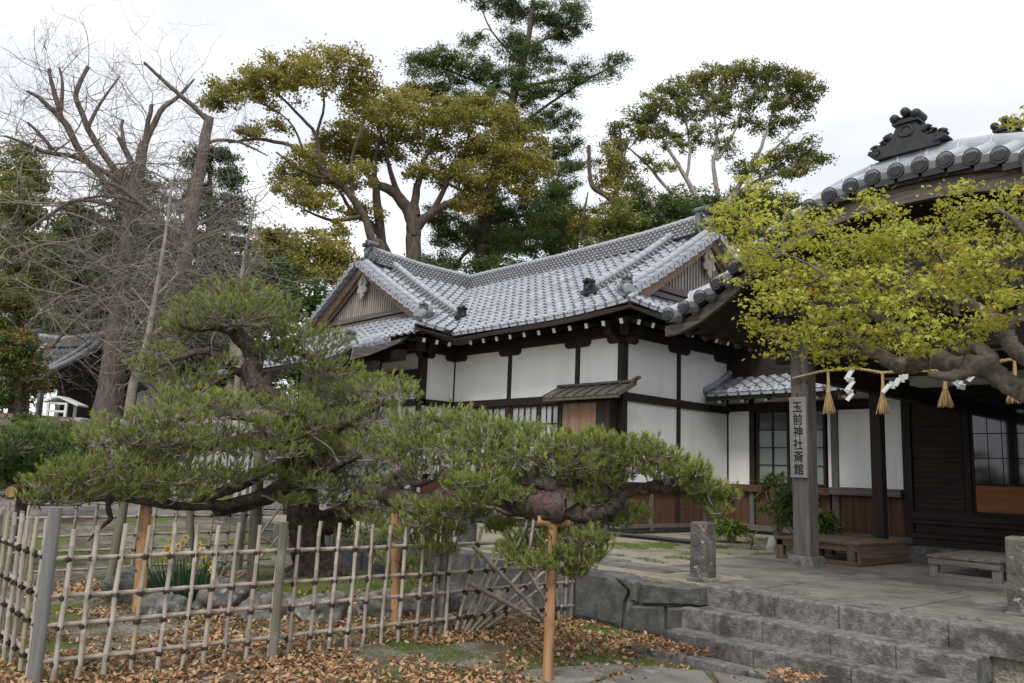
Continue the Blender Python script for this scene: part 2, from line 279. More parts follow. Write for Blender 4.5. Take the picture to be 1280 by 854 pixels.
# terrace
g = MB(); TX0, TX1, TY0, TY1 = -16.5, 5.0, 7.36, 20.0
g.bb((TX0, TY0, -.1), (TX1, TY1, T)); struct(g.build('terrace_ground', gravel_mat()))
g = MB()   # paved apron before the porch
rr = random.Random(5)
for i, (x0, x1, y0, y1) in enumerate([(-6.35, -4.6, 8.35, 9.25), (-6.6, -5.0, 9.28, 9.75), (-4.57, -3.2, 7.62, 9.2), (-3.17, -1.9, 7.62, 9.22), (-5.1, -4.6, 7.62, 8.3), (-4.97, -3.4, 9.25, 9.75), (-3.37, -1.5, 9.25, 9.75), (-1.87, .5, 7.62, 9.2), (-6.9, -5.9, 7.75, 8.3), (-7.9, -6.95, 7.85, 8.5)]):
    g.bb((x0, y0, T - .02), (x1 - .02, y1 - .02, T + .012 + .006 * rr.random()))
g.bb((-6.7, 9.77, T - .02), (1.0, 15.9, T + .014))
struct(g.build('terrace_paving', M['paving'], None, .008))
g = MB()   # flagstones on the lower ground
for P in ([(640, 838), (760, 829), (795, 832), (700, 862)], [(800, 832), (880, 838), (905, 868), (712, 866)], [(890, 838), (960, 850), (1000, 880), (912, 868)]):
    b = [onz(x, y, .035) for x, y in P]; g.hexa([V(p[0], p[1], -.05) for p in b] + b)
struct(g.build('flagstone_paving', M['paving'], None, .012))
g = MB()
for i in range(5): g.beam((-5.15 + i * .62, 6.35, .02), (-4.55 + i * .62, 6.33, .02), .16, .11)
struct(g.build('stone_kerb', M['stonelt'], None, .012))
# far road in the left background
g = MB(); g.add([(x, y, gh(x, y) + .012) for x, y in [(-17.6, -6), (-17.6, 2), (-17.4, 7.2), (-19.6, 7.4), (-19.8, 2), (-19.8, -6)]], [(0, 1, 4, 5), (1, 2, 3, 4)])
struct(g.build('far_path', M['paving']))
# retaining wall left of the steps
w = thing('retaining_wall', 'dark mortared stone retaining wall running left from the steps behind the bamboo fence', 'stone wall', (-8, 7.25, 0))
g = MB(); x = -7.0; rr = random.Random(3)
wd = [.62, .72, .95, .85, 1.1, .9, 1.0, 1.2, 1.0, .9, 1.1]
for i, d in enumerate(wd):
    sp = .30 + rr.uniform(-.05, .05)
    if 1:
        k = rr.uniform(-.06, .06); g.hexa([V(x - d + .025, 7.1 + k * .2, -.15), V(x, 7.1, -.15), V(x, 7.38, -.15), V(x - d + .025, 7.38, -.15), V(x - d + .03 + k, 7.12, T - .005 + rr.uniform(-.012, .006)), V(x + k - .01, 7.12, T - .004), V(x, 7.38, T - .004), V(x - d + .03, 7.38, T - .004)])
    x -= d
g.build('stone_block', M['stonedk'], w, .02, 2)
for poly in ([(716, 712), (762, 717), (786, 735), (779, 752), (776, 786), (716, 772)], [(770, 718), (795, 728), (797, 752), (790, 752), (790, 736)], [(800, 728), (871, 736), (872, 757), (800, 755)], [(790, 757), (829, 758), (830, 798), (778, 788), (780, 768)], [(832, 759), (874, 760), (874, 800), (833, 798)]):
    P = [onY(x, y, 7.1) for x, y in poly]; g = MB(); k = len(P); j = [V(0, R0.uniform(-.015, .02), 0) for _ in P]; F = [p + q for p, q in zip(P, j)]; B = [p + V(0, .3, 0) for p in P]; c = sum(F) / k + V(0, -.03, 0)
    I = [c + (p - c) * .82 + V(0, -.02, 0) for p in F]; g.add(B + F + I, [(i, (i + 1) % k, k + (i + 1) % k, k + i) for i in range(k)] + [(k + i, k + (i + 1) % k, 2 * k + (i + 1) % k, 2 * k + i) for i in range(k)] + [tuple(range(2 * k, 3 * k))]); g.build('stone_block', M['stonedk'], w)
g = MB(); g.bb((-14.6, 7.16, -.1), (-5.14, 7.4, T - .06)); g.build('mortar_core', M['stone'], w)
g = MB(); g.bb((-2.0, 7.2, -.1), (4.5, 7.4, T + .002)); g.build('stone_block', M['stone'], w, .015)
# steps
st = thing('stone_steps', 'three weathered granite steps climbing to the porch terrace', 'steps', (-3.75, 7, 0))
for z0, z1, y, xx in ((-.1, .175, 6.66, [-5.08, -4.1, -3.22, -2.42]), (.15, .36, 6.98, [-5.1, -4.2, -3.55, -3.0, -2.4]), (.34, T + .006, 7.28, [-5.1, -4.25, -3.62, -2.7, -1.98])):
    g = MB()
    for a, b in zip(xx, xx[1:]): g.bb((a + .002, y + R0.uniform(-.005, .005), z0), (b - .002, 7.62, z1 + R0.uniform(-.003, .003)))
    g.build('step', M['stonelt'], st, .014, 2)
# stone bollards with the black bar
def bollard(x, y, h, w, m, label, rz=.05):
    t = thing('stone_post', label, 'bollard', (x, y, T), 'stone posts along the terrace edge')
    g = MB(); a = w / 2
    g.hexa([V(x - a, y - a, T - .02), V(x + a, y - a, T - .02), V(x + a, y + a, T - .02), V(x - a, y + a, T - .02), V(x - a * .95, y - a * .95, T + h), V(x + a * .96, y - a * .95, T + h - .01), V(x + a * .95, y + a * .95, T + h), V(x - a * .95, y + a * .96, T + h + .008)])
    g.build('shaft', m, t, .02, 2)
    g = MB(); g.bb((x - a * 1.18, y - a * 1.18, T - .03), (x + a * 1.18, y + a * 1.18, T + .045)); g.build('foot', M['stone'], t, .015, 2)
bollard(-5.27, 7.6, .62, .21, M['lichen'], 'lichen-spotted stone post at the top left corner of the steps')
bollard(-2.43, 8.25, .68, .20, M['lichen'], 'lichened stone post at the right edge beyond the low slatted platform')
bollard(-9.3, 7.62, .56, .22, M['stonedk'], 'dark stone post half hidden behind the pine limb and leaning bamboo')
bollard(-13.4, 7.6, .50, .24, M['palestone'], 'pale grey stone post seen just right of the pine trunk')
g = MB(); g.tube([(-13.28, 7.62, .93), (-9.42, 7.61, .93)], .026, 10); g.tube([(-9.18, 7.61, .93), (-5.38, 7.6, .95)], .028, 10)
tag(g.build('barrier_bar', M['blackpipe']), 'long black pipe bar spanning between the stone posts', 'barrier')
# ------------------------------------------------------------------ tiles
def tiles(mb, surf, u0, u1, D, uL, uR, tw=.27, te=.25, m=0, caps=True, seed=1, multi=True):
    """Wavy pantiles on a slope: surf(u, d) -> point, d = plan distance from the eave; uL/uR(d) bound u."""
    rr = random.Random(seed); prof = [(0, .004), (.14, -.012), (.36, -.022), (.56, -.012), (.68, .008), (.80, .034), (.92, .034), (1.0, .008)]
    nr = int(math.ceil(D / te)); nc = int(math.ceil((u1 - u0) / tw))
    for j in range(nr):
        d0, d1 = j * te, min((j + 1) * te + .05, D)
        a0, b0 = uL(min(d0 + .5 * te, D)), uR(min(d0 + .5 * te, D))
        for i in range(nc):
            ua, ub = u0 + i * tw, u0 + (i + 1) * tw
            if ub < a0 or ua > b0: continue
            mi = rr.choice((m, m, m, m + 1, m + 2)) if multi else m; lift = .054 + rr.uniform(-.004, .006); A = []; B = []; C = []
            for k, (t, h) in enumerate(prof):
                u = min(max(ua + t * tw, a0 - .06), b0 + .06)
                p0, p1 = surf(u, d0), surf(u, d1)
                A.append((p0[0], p0[1], p0[2] + h + lift)); B.append((p1[0], p1[1], p1[2] + h + .004)); q0 = surf(u, min(d0 + .04, D)); C.append((q0[0], q0[1], q0[2] + h + lift - .050))
            n = len(prof); mb.add(A + B, [(k, k + 1, n + k + 1, n + k) for k in range(n - 1)], mi, True)
            mb.add(C + A, [(k, k + 1, n + k + 1, n + k) for k in range(n - 1)], mi)
    if caps:
        for i in range(nc):
            u = u0 + (i + .86) * tw
            if uL(0) < u < uR(0):
                p, q = V(surf(u, 0)), V(surf(u, .12)); d = nrm(p - q); mb.tube([p + d * .03 + V(0, 0, .03), q + V(0, 0, .05)], .05, 10, m, True)
                p2 = V(surf(u - .5 * tw, 0)) + d * .012; ax = nrm(V(surf(u, 0)) - V(surf(u - .1, 0)))
                mb.beam(p2 - ax * tw * .38 + V(0, 0, -.008), p2 + ax * tw * .38 + V(0, 0, -.008), .02, .055, m)
TM = [M['tile'], M['tile2'], M['tile3']]
def ridge(name, pts, w, h, parent, layers=5, dots=True, capr=.085, m=('tiledk', 'tile', 'mortar')):
    """Stacked ridge: thin layers of noshi tiles, rows of pale mortar dots, a row of round cap tiles on top."""
    g = MB(); pts = [V(p) for p in pts]; lh = h / layers
    for a, b in zip(pts, pts[1:]):
        for k in range(layers):
            ww = w * (1.0 - .12 * k / layers) + (.018 if k % 2 == 0 else 0)
            g.beam(a + V(0, 0, lh * (k + .5)), b + V(0, 0, lh * (k + .5)), ww, lh * .96, 0)
        d = b - a; Ln = np.linalg.norm(d); d = d / Ln; r = nrm(np.cross(d, V(0, 0, 1))); n = max(1, int(Ln / .13))
        if dots:
            for k in range(layers):
                for i in range(n):
                    for sg in (-1, 1):
                        p = a + d * ((i + .25 + .5 * (k % 2)) * Ln / n) + V(0, 0, lh * (k + .5)) + r * sg * (w * .5 + .006)
                        g.beam(p - d * .018, p + d * .018, .014, .028, 2)
        n = max(1, int(round(Ln / .27)))
        for i in range(n):
            p, q = a + d * (Ln * i / n), a + d * (Ln * (i + 1) / n); z = V(0, 0, h + capr * .35)
            g.tube([p + z, p + (q - p) * .86 + z], capr, 10, 1); g.tube([p + (q - p) * .86 + z, q + z], capr * 1.13, 10, 1)
    return g.build(name, [M[x] for x in m], parent)
def onigawara(c, ax, s, parent, mt='tiledk', name='ridge_end_tile'):
    """Shield-shaped ridge-end tile facing along ax, with scrolls at its feet and three round tile ends on top."""
    g = MB(); c = V(c); ax = nrm(V(ax)); r = nrm(np.cross(V(0, 0, 1), ax)); u = V(0, 0, 1)
    sh = [(-.5, 0), (.5, 0), (.56, .12), (.40, .28), (.36, .62), (.26, .78), (-.26, .78), (-.36, .62), (-.40, .28), (-.56, .12)]
    g.prism([(x * s, y * s) for x, y in sh], c, r, u, .20 * s)
    g.prism([(x * s * .66, y * s * .7 + .08 * s) for x, y in sh], c + ax * .12 * s, r, u, .10 * s)
    g.sphere(c + ax * .17 * s + u * .36 * s, (.15 * s, .15 * s, .16 * s), 10, 7)
    for sg in (-1, 1):
        pts = []
        for i in range(12):
            q = math.pi * 2.4 * i / 11; rad = .16 * s * (1 - .07 * i)
            pts.append(c + r * sg * (.50 * s + rad * math.cos(q) * .8) + u * (.17 * s + rad * math.sin(q)) + ax * .06 * s)
        g.tube(pts, [.055 * s * (1 - .04 * i) for i in range(12)], 7)
        g.tube([c + r * sg * .10 * s + u * .45 * s + ax * .2 * s, c + r * sg * .25 * s + u * .56 * s + ax * .19 * s, c + r * sg * .30 * s + u * .70 * s + ax * .12 * s], [.05 * s, .045 * s, .02 * s], 6)
    for k, z in ((-1, .82), (0, .92), (1, .82)):
        p = c + r * k * .24 * s + u * z * s; g.tube([p - ax * .18 * s, p + ax * .26 * s], .105 * s, 12); g.tube([p + ax * .26 * s, p + ax * .28 * s], .085 * s, 12)
    g.beam(c - r * .36 * s + u * .80 * s, c + r * .36 * s + u * .80 * s, .26 * s, .07 * s)
    return g.build(name, M[mt], parent)
# ------------------------------------------------------------------ white-walled hall
XC, YF, YP, XW, YW = -10.39, 12.28, 15.9, -15.73, 11.3
RZ0, RZ1, SZ0, SZ1, KZ = 3.11, 3.27, 1.40, 1.54, 4.38
hall = thing('shrine_hall', 'white-plastered timber hall with silvery tiled hip-and-gable roof behind the garden pine', 'hall', (-15, 14, T))
def part(name, fn, m, parent=hall, bevel=.004, **k): g = MB(); fn(g); return g.build(name, m if isinstance(m, (list, tuple)) else M[m], parent, bevel)
PW = .12
def post(x, y, z0, z1, w=PW, m='darkz', parent=hall): return part('post', lambda g: g.bb((x - w / 2, y - w / 2, z0), (x + w / 2, y + w / 2, z1)), m, parent)
# plinth
part('plinth', lambda g: (g.bb((-22.2, YW + .02, .3), (XW + .02, 19, .72)), g.bb((XW + .02, YF + .02, .3), (XC - .02, 19, .72)), g.bb((XC - .02, YP + .02, .3), (-6.3, 19, .72))), 'stone')
part('inner_core', lambda g: (g.bb((-22.1, YW + .12, .7), (XW - .1, 19, 4.7)), g.bb((XW - .1, YF + .12, .7), (XC - .12, 19, 4.7)), g.bb((XC - .12, YP + .12, .7), (-6.5, 19, 4.4))), 'darkx')
FP = [XC, -11.57, -13.67, XW]
for x in FP[1:3]: post(x, YF, .72, KZ + .05)
post(XC, YF, .72, KZ + .05, .15); post(XW, YF, .72, KZ, .07); post(XC, 14.04, .72, KZ); post(XC, YP, .72, KZ, .07); post(XW, YW, .72, KZ + .05, .17)
def xpanel(x0, x1, y, z0, z1, m='plaster', nm='plaster_panel', dy=.035): part(nm, lambda g: g.bb((x0 + .061, y - dy, z0 + .002), (x1 - .061, y + .05, z1 - .002)), m, bevel=0)
def ypanel(x, y0, y1, z0, z1, m='plaster', nm='plaster_panel', dx=.035): part(nm, lambda g: g.bb((x - .05, y0 + .061, z0 + .002), (x + dx, y1 - .061, z1 - .002)), m, bevel=0)
for a, b in zip(FP[1:], FP): xpanel(a, b, YF, RZ1, KZ)
for a, b in ((YF, 14.04), (14.04, YP)):
    ypanel(XC, a, b, RZ1, KZ); ypanel(XC, a, b, SZ1, RZ0)
ypanel(XW, YW, YF, RZ1, KZ); ypanel(XW, YW, YF, SZ1, RZ0)
# long beams (each stands a little proud of the posts)
part('rail_beam', lambda g: g.bb((XW, YF - .085, RZ0), (XC + .08, YF - .03, RZ1)), 'darkx')
part('rail_beam', lambda g: g.bb((XC + .03, YF - .085, RZ0 - .001), (XC + .085, YP, RZ1 - .001)), 'darky')
part('rail_beam', lambda g: g.bb((XW + .03, YW - .05, RZ0), (XW + .085, YF, RZ1)), 'darky')
part('sill_beam', lambda g: g.bb((XW, YF - .10, SZ0), (XC + .10, YF - .02, SZ1)), 'darkx')
part('sill_beam', lambda g: g.bb((XC + .02, YF - .10, SZ0 - .001), (XC + .102, YP, SZ1 - .001)), 'darky')
part('eave_beam', lambda g: g.bb((-16.3, YF - .10, KZ), (XC + .45, YF + .08, KZ + .22)), 'darkx')
part('eave_beam', lambda g: g.bb((XC - .08, YF - .5, KZ - .002), (XC + .10, 19, KZ + .218)), 'darky')
part('eave_beam', lambda g: g.bb((XW - .08, YW - .5, KZ - .002), (XW + .10, YF + .1, KZ + .218)), 'darky')
def bracket(x, y, ax, L=.72):
    pr = [(-L / 2, .13), (-L / 2, .06), (-L / 2 + .07, 0), (L / 2 - .07, 0), (L / 2, .06), (L / 2, .13)]
    part('bracket', lambda g: g.prism(pr, (x, y, KZ - .132), (1, 0, 0) if ax == 'x' else (0, 1, 0), (0, 0, 1), .13), 'dark' + ax)
for x in FP[:3]: bracket(x, YF - .02, 'x')
bracket(XW + .2, YF - .025, 'x', .6)
for y in (YF + .02, 14.04, YP - .2): bracket(XC + .02, y, 'y')
bracket(XW + .02, YW + .05, 'y', .5); bracket(XW + .02, YF - .15, 'y', .4)
# dado boards
def boards(x0, x1, y, z0, z1, m, ax, n):
    def fn(g):
        for i in range(n):
            a, b = x0 + (x1 - x0) * i / n, x0 + (x1 - x0) * (i + 1) / n; k = R0.uniform(0, .006)
            if ax == 'x': g.bb((a + .003, y - .03 - k, z0), (b - .003, y + .03, z1))
            else: g.bb((y - .03, a + .003, z0), (y + .03 + k, b - .003, z1))
    part('dado_boards', fn, m)
for a, b in zip(FP[1:], FP):
    boards(a + .06, b - .06, YF, .74, SZ0 - .002, 'boardz', 'x', max(4, int((b - a) / .2)))
boards(YF + .08, 13.98, XC, .74, SZ0 - .003, 'boardz', 'y', 8); boards(14.10, YP - .04, XC, .74, SZ0 - .003, 'boardz', 'y', 8); boards(YW + .09, YF - .04, XW, .74, SZ0 - .002, 'boardz', 'y', 4)
for x, y in ((-10.98, YF - .06), (-12.62, YF - .06), (-14.7, YF - .06)): post(x, y, .6, SZ0 - .004, .09, 'greyz')
for y in (13.16, 14.97): part('post', lambda g: g.bb((XC + .03, y - .04, .6), (XC + .08, y + .04, SZ0 - .004)), 'greyz')
part('ground_sill', lambda g: (g.bb((XW, YF - .08, .66), (XC + .08, YF + .02, .738)), g.bb((XC - .02, YF - .079, .661), (XC + .081, YP, .737))), 'greyx')
# windows under the rail on the front
def window(x0, x1, y, z0, z1, cols, rows, glass, lower=None, bars=0, parent=hall, fm='darkz', fw=.05):
    g = MB(); g.bb((x0, y - .04, z0), (x0 + fw, y + .03, z1)); g.bb((x1 - fw, y - .04, z0), (x1, y + .03, z1)); g.bb((x0 + fw, y - .04, z1 - fw), (x1 - fw, y + .03, z1)); g.bb((x0 + fw, y - .04, z0), (x1 - fw, y + .03, z0 + fw))
    f = g.build('window', M[fm], parent, .003); a, b, c, d = x0 + fw, x1 - fw, z0 + fw, z1 - fw
    zs = [c + (d - c) * i / rows for i in range(rows + 1)]
    g = MB(); cut = zs[lower] if lower else c
    g.bb((a, y, cut), (b, y + .01, d)); g.build('pane', M[glass], f)
    if lower: g = MB(); g.bb((a, y - .001, c), (b, y + .01, cut - .001)); g.build('frosted_pane', M['frost'], f)
    g = MB()
    for i in range(1, cols): x = a + (b - a) * i / cols; k = .016 if cols % 2 or i != cols // 2 else .04; g.bb((x - k / 2, y - .025, c), (x + k / 2, y - .002, d))
    for z in zs[1:-1]: g.bb((a, y - .022, z - .009), (b, y - .003, z + .009))
    for i in range(bars): x = a + (b - a) * (i + .5) / bars; g.bb((x - .008, y - .05, c), (x + .008, y - .03, d))
    g.build('sash_bars', M[fm], f); return f
window(-13.6, -12.72, YF, SZ1, RZ0, 4, 4, 'shoji'); window(-12.70, -11.9, YF, SZ1, RZ0, 4, 4, 'shoji'); window(-15.66, -14.72, YF, SZ1, RZ0, 4, 4, 'shoji'); window(-14.7, -13.74, YF, SZ1, RZ0, 4, 4, 'shoji')
# shutter box with its own little roof
sb = part('shutter_box', lambda g: [g.bb((-11.72 + i * .235, 11.98 - (i % 2) * .006, 1.62), (-11.725 + (i + 1) * .235, 12.22, 3.06)) for i in range(4)], 'brownz')
part('box_frame', lambda g: (g.bb((-11.80, 11.95, 1.56), (-11.725, 12.22, 3.1)), g.bb((-10.78, 11.95, 1.56), (-10.44, 12.20, 3.1)), g.bb((-11.72, 11.955, 1.55), (-10.79, 12.22, 1.62)), g.bb((-11.72, 11.955, 3.06), (-10.79, 12.22, 3.102))), 'darkz', sb)
def lit(g):
    for i in range(7): a = -12.02 + i * .285; g.hexa([V(a, 11.72, 3.16), V(a + .28, 11.72, 3.16), V(a + .28, 12.24, 3.42), V(a, 12.24, 3.42), V(a, 11.72, 3.185), V(a + .28, 11.72, 3.185), V(a + .28, 12.24, 3.445), V(a, 12.24, 3.445)])
    for i in range(8): a = -12.03 + i * .285; g.beam((a, 11.70, 3.198), (a, 12.24, 3.465), .03, .03)
    g.beam((-12.08, 12.2, 3.46), (-10.0, 12.2, 3.46), .10, .05); g.beam((-10.05, 12.2, 3.48), (-9.9, 12.2, 3.53), .09, .05)
    g.beam((-12.05, 11.76, 3.13), (-10.02, 11.76, 3.13), .06, .06); g.beam((-10.03, 11.72, 3.17), (-10.03, 12.24, 3.43), .05, .09)
part('box_roof', lit, 'shingle', sb)
# wing front
part('plaster_panel', lambda g: g.bb((-21.7, YW - .03, RZ1), (XW - .09, YW + .05, KZ)), 'plaster', bevel=0)
part('rail_beam', lambda g: g.bb((-21.7, YW - .085, RZ0), (XW + .08, YW - .032, RZ1)), 'darkx')
part('eave_beam', lambda g: g.bb((-22, YW - .1, KZ + .001), (XW + .4, YW + .08, KZ + .219)), 'darkx')
part('lintel_beam', lambda g: g.bb((-17.4, YW - .12, 3.75), (XW - .08, YW - .031, 3.98)), 'darkx')
for x in (-17.5, -19.3, -21.1): post(x, YW, .72, KZ)
part('door_panel', lambda g: [g.bb((-21.0 + i * .6, YW - .03, .74), (-20.42 + i * .6, YW + .05, RZ0)) for i in range(9)], 'shoji')
# perpendicular wall
for x, w, m in ((-9.74, .12, 'darkz'), (-7.87, .14, 'greyz'), (-6.46, .16, 'darkz')): post(x, YP, .72, KZ, w, m)
part('plaster_panel', lambda g: g.bb((XC + .06, YP - .03, SZ1 + .04), (-9.80, YP + .05, RZ0 + .05)), 'plaster', bevel=0)
part('plaster_panel', lambda g: g.bb((-8.02, YP - .03, SZ1 + .04), (-7.945, YP + .05, RZ0 + .05)), 'plaster', bevel=0)
part('plaster_panel', lambda g: g.bb((-7.795, YP - .03, SZ1 + .06), (-7.12, YP + .05, RZ0 + .02)), 'plaster', bevel=0)
part('plaster_panel', lambda g: g.bb((-7.09, YP - .03, SZ1 + .06), (-6.545, YP + .05, 4.3)), 'plaster', bevel=0)
part('plaster_panel', lambda g: g.bb((XC + .06, YP - .032, RZ1 + .06), (-9.80, YP + .05, 3.88)), 'plaster', bevel=0)
part('plaster_panel', lambda g: g.bb((-9.68, YP - .032, RZ1 + .06), (-7.945, YP + .05, 3.88)), 'plaster', bevel=0)
part('plaster_panel', lambda g: g.bb((-7.795, YP - .032, RZ1 + .06), (-7.12, YP + .05, 3.88)), 'plaster', bevel=0)
part('rail_beam', lambda g: g.bb((XC + .03, YP - .09, RZ0 + .06), (-7.1, YP - .034, RZ1 + .055)), 'darkx')
part('sill_beam', lambda g: g.bb((XC + .03, YP - .14, SZ0 + .03), (-7.95, YP - .033, SZ1 + .035)), 'boardx')
part('sill_beam', lambda g: g.bb((-7.93, YP - .20, SZ0 + .05), (-6.55, YP - .034, SZ1 + .055)), 'greyx')
boards(XC + .04, -9.82, YP, .74, SZ0 + .028, 'boardz', 'x', 3); boards(-9.66, -8.0, YP, .74, SZ0 + .028, 'boardz', 'x', 7); boards(-7.78, -6.56, YP, .74, SZ0 + .048, 'boardz', 'x', 5)
for x in (-9.74, -8.25): part('post', lambda g: g.bb((x - .05, YP - .08, .6), (x + .05, YP - .036, SZ0 + .028)), 'greyz')
part('ground_sill', lambda g: g.bb((XC, YP - .12, .62), (-6.4, YP - .036, .738)), 'greyx')
window(-9.62, -8.86, YP - .02, SZ1 + .05, RZ0 + .05, 2, 4, 'glass', 3); window(-8.83, -8.06, YP - .03, SZ1 + .05, RZ0 + .05, 2, 4, 'glass', 3)
part('upper_wall_shade', lambda g: g.bb((XC + .06, YP - .03, 3.89), (-6.6, YP + .06, 4.9)), 'darkx', bevel=0)  # shade on the wall above the pent roof, put in as a dark panel
# small pent roof over that wall
def pent(u, d): return V(u, 14.9 + d, 3.45 + .46 * d)
pr = MB(); tiles(pr, pent, -10.22, -7.0, 1.0, lambda d: -10.22, lambda d: -7.0, seed=4); pr.build('pent_roof_tiles', TM, hall)
part('pent_roof_frame', lambda g: (g.hexa([V(-10.28, 14.92, 3.38), V(-7, 14.92, 3.38), V(-7, 15.87, 3.83), V(-10.28, 15.87, 3.83), V(-10.28, 14.92, 3.43), V(-7, 14.92, 3.43), V(-7, 15.87, 3.88), V(-10.28, 15.87, 3.88)]), g.bb((-10.3, 14.93, 3.33), (-7, 15.0, 3.378))), 'darkx')
ridge('pent_verge_tiles', [pent(-10.3, .03) + V(0, 0, .02), pent(-10.3, .5) + V(0, 0, .0), pent(-10.3, 1.0) + V(0, 0, .05)], .14, .05, hall, 1, False, .07)
def rafter(p0, p1):
    g = MB(); p0, p1 = V(p0), V(p1); g.beam(p0, p1, .075, .095); d = nrm(p0 - p1); g.beam(p0 + d * .002, p0 + d * .012, .077, .097, 1); return g.build('rafter', [M['darky'], M['whitep']], hall)
for i in range(6): rafter((-10.0 + i * .55, 15.02, 3.33), (-10.0 + i * .55, 15.85, 3.66))
# ---- main roof
EZ, YE, XE, YR, XR, XV = 4.70, 11.28, -9.39, 15.25, -19.0, -14.6
RB = 7.15; DM = YR - YE; DW = XV - XR
def sag(z0, z1, d, D): t = d / D; return z0 + (z1 - z0) * t - .30 * t * (1 - t)
def lift(dist): return .13 * max(0.0, 1 - dist / 2.6) ** 2
def main_f(u, d): return V(u, YE + d, sag(EZ, RB, d, DM) + lift(XE - u) * max(0, 1 - d / 2))
def main_b(u, d): return V(u, YR + DM - d, sag(EZ, RB, d, DM))
def wing_r(u, d): return V(XV - d, u, sag(EZ, RB, d, DW) + lift(u - 10.25) * max(0, 1 - d / 2))
def wing_l(u, d): return V(XR - DW + d, u, sag(EZ, RB, d, DW))
def skirt(u, d): return V(XE - d, u, sag(EZ, RB, d, DM) + lift(u - YE) * max(0, 1 - d / 2))
def front(u, d): return V(u, 9.2 + d, 4.08 + .57 * d - .10 * math.sin(math.pi * min(1, d / 2.7)) + .1 * max(0, 1 - (-15.6 - u) / 1.5) ** 2 * max(0, 1 - d))
XG, YG = -10.5, 11.55
g = MB()
tiles(g, main_f, -19.1, XE, DM, lambda d: XV - d * DW / DM, lambda d: XE - d if d < XE - XG else XG, seed=11)
tiles(g, wing_r, 10.25, 15.3, DW, lambda d: 10.25 + d if d < YG - 10.25 else YG, lambda d: YE + d * DM / DW, seed=12)
tiles(g, skirt, YE, 19.3, 1.45, lambda d: YE + d, lambda d: 19.3 - d, seed=13)
tiles(g, front, -22.8, XV, 2.75, lambda d: -22.8, lambda d: -15.6 if d < 1.05 else XV - (d - 1.05), seed=14)
for fn, a, b, D in ((main_b, XR, XG, DM), (wing_l, YG, YR + 3, DW)):
    A = [fn(a, D * i / 8) for i in range(9)]; B = [fn(b, D * i / 8) for i in range(9)]; g.add(A + B, [(i, i + 1, 10 + i, 9 + i) for i in range(8)], 0, True)
g.build('roof_tiles', TM, hall)
# underside and fascia
def under(g):
    dz = V(0, 0, -.075)
    def sheet(fn, ua, ub, D, n=8):
        A = [fn(ua(D * i / n), D * i / n) + dz for i in range(n + 1)]; B = [fn(ub(D * i / n), D * i / n) + dz for i in range(n + 1)]; g.strip(A, B, (0, 0, -.03))
    sheet(main_f, lambda d: XV - d * DW / DM, lambda d: XE - d if d < XE - XG else XG, DM); sheet(wing_r, lambda d: 10.25 + d if d < YG - 10.25 else YG, lambda d: YE + d * DM / DW, DW)
    sheet(skirt, lambda d: YE + d, lambda d: 19.3 - d, 1.4); sheet(front, lambda d: -22.8, lambda d: -15.6 if d < 1.05 else XV - (d - 1.05), 2.7)
part('roof_boarding', under, 'darkx', bevel=0)
def fascia(fn, a, b, n=10, z=-.10, h=.14, off=.03): return lambda g: [g.beam(fn(a + (b - a) * i / n, off) + V(0, 0, z), fn(a + (b - a) * (i + 1) / n, off) + V(0, 0, z), .06, h) for i in range(n)]
part('eave_fascia', fascia(main_f, XV, XE), 'darkx', bevel=0); part('eave_fascia', fascia(wing_r, 10.25, YE), 'darky', bevel=0); part('eave_fascia', fascia(skirt, YE, 19), 'darky', bevel=0); part('eave_fascia', fascia(front, -22.6, -15.62), 'darkx', bevel=0)
for i in range(11): x = XE - .35 - i * .44; rafter((x, YE + .17, 4.49), (x, YF, 4.76))
for i in range(12): y = YE + .45 + i * .42; rafter((XE - .17, y, 4.49), (XC, y, 4.76))
for i in range(3): y = 10.6 + i * .36; rafter((XV - .17, y, 4.49), (XW, y, 4.78))
for c in ((XC + .32, YF - .35, 4.46), (XW + .4, YW - .36, 4.46)): part('corner_beam', lambda g: g.box(c, (.17, .17, .22), 0, .78), 'darkz')
# ridges
def up(p, dz): return V(p[0], p[1], p[2] + dz)
mr = [V(XR, YR, RB - .06), V(-15, YR, RB - .075), V(-12.2, YR, RB - .02), V(-10.62, YR, RB + .07)]
ridge('main_ridge', mr, .30, .36, hall, 5, True); wr = [V(XR, YR, RB - .065), V(XR, 13.4, RB - .06), V(XR, YG + .15, RB + .05)]; ridge('main_ridge', wr, .30, .36, hall, 5, True)
onigawara((-10.58, YR, RB + .08), (1, 0, 0), .62, hall); onigawara((XR, YG + .12, RB + .05), (0, -1, 0), .62, hall)
def desc(fn, u, d0, d1, u1=None): n = 7; return [up(fn(u + ((u1 or u) - u) * i / n, d0 + (d1 - d0) * i / n), .02) for i in range(n + 1)]
dk = desc(main_f, -11.42, DM - .1, 1.15); ridge('descending_ridge', dk, .20, .17, hall, 3, True, .085); onigawara(dk[-1] + V(0, -.06, 0), (0, -1, 0), .36, hall, 'tileblk')
dk = desc(wing_r, YG + .85, DW - .15, 1.2); ridge('descending_ridge', dk, .20, .17, hall, 3, True, .085); onigawara(dk[-1] + V(.06, 0, 0), (1, 0, 0), .36, hall, 'tileblk')
hp = [main_f(XE - d, d) + V(0, 0, .03) for d in (1.15, .8, .45, .06)]; ridge('corner_ridge', hp, .17, .10, hall, 2, False, .09); onigawara(V(hp[1]) * .4 + V(hp[2]) * .6 + V(.02, -.02, .06), (1, -1, 0), .30, hall, 'tiledk')
hp = [wing_r(10.25 + d, d) + V(0, 0, .03) for d in (1.25, .8, .45, .06)]; ridge('corner_ridge', hp, .17, .10, hall, 2, False, .09); onigawara(V(hp[1]) * .5 + V(hp[2]) * .5 + V(.02, -.02, .06), (1, -1, 0), .30, hall, 'tiledk')
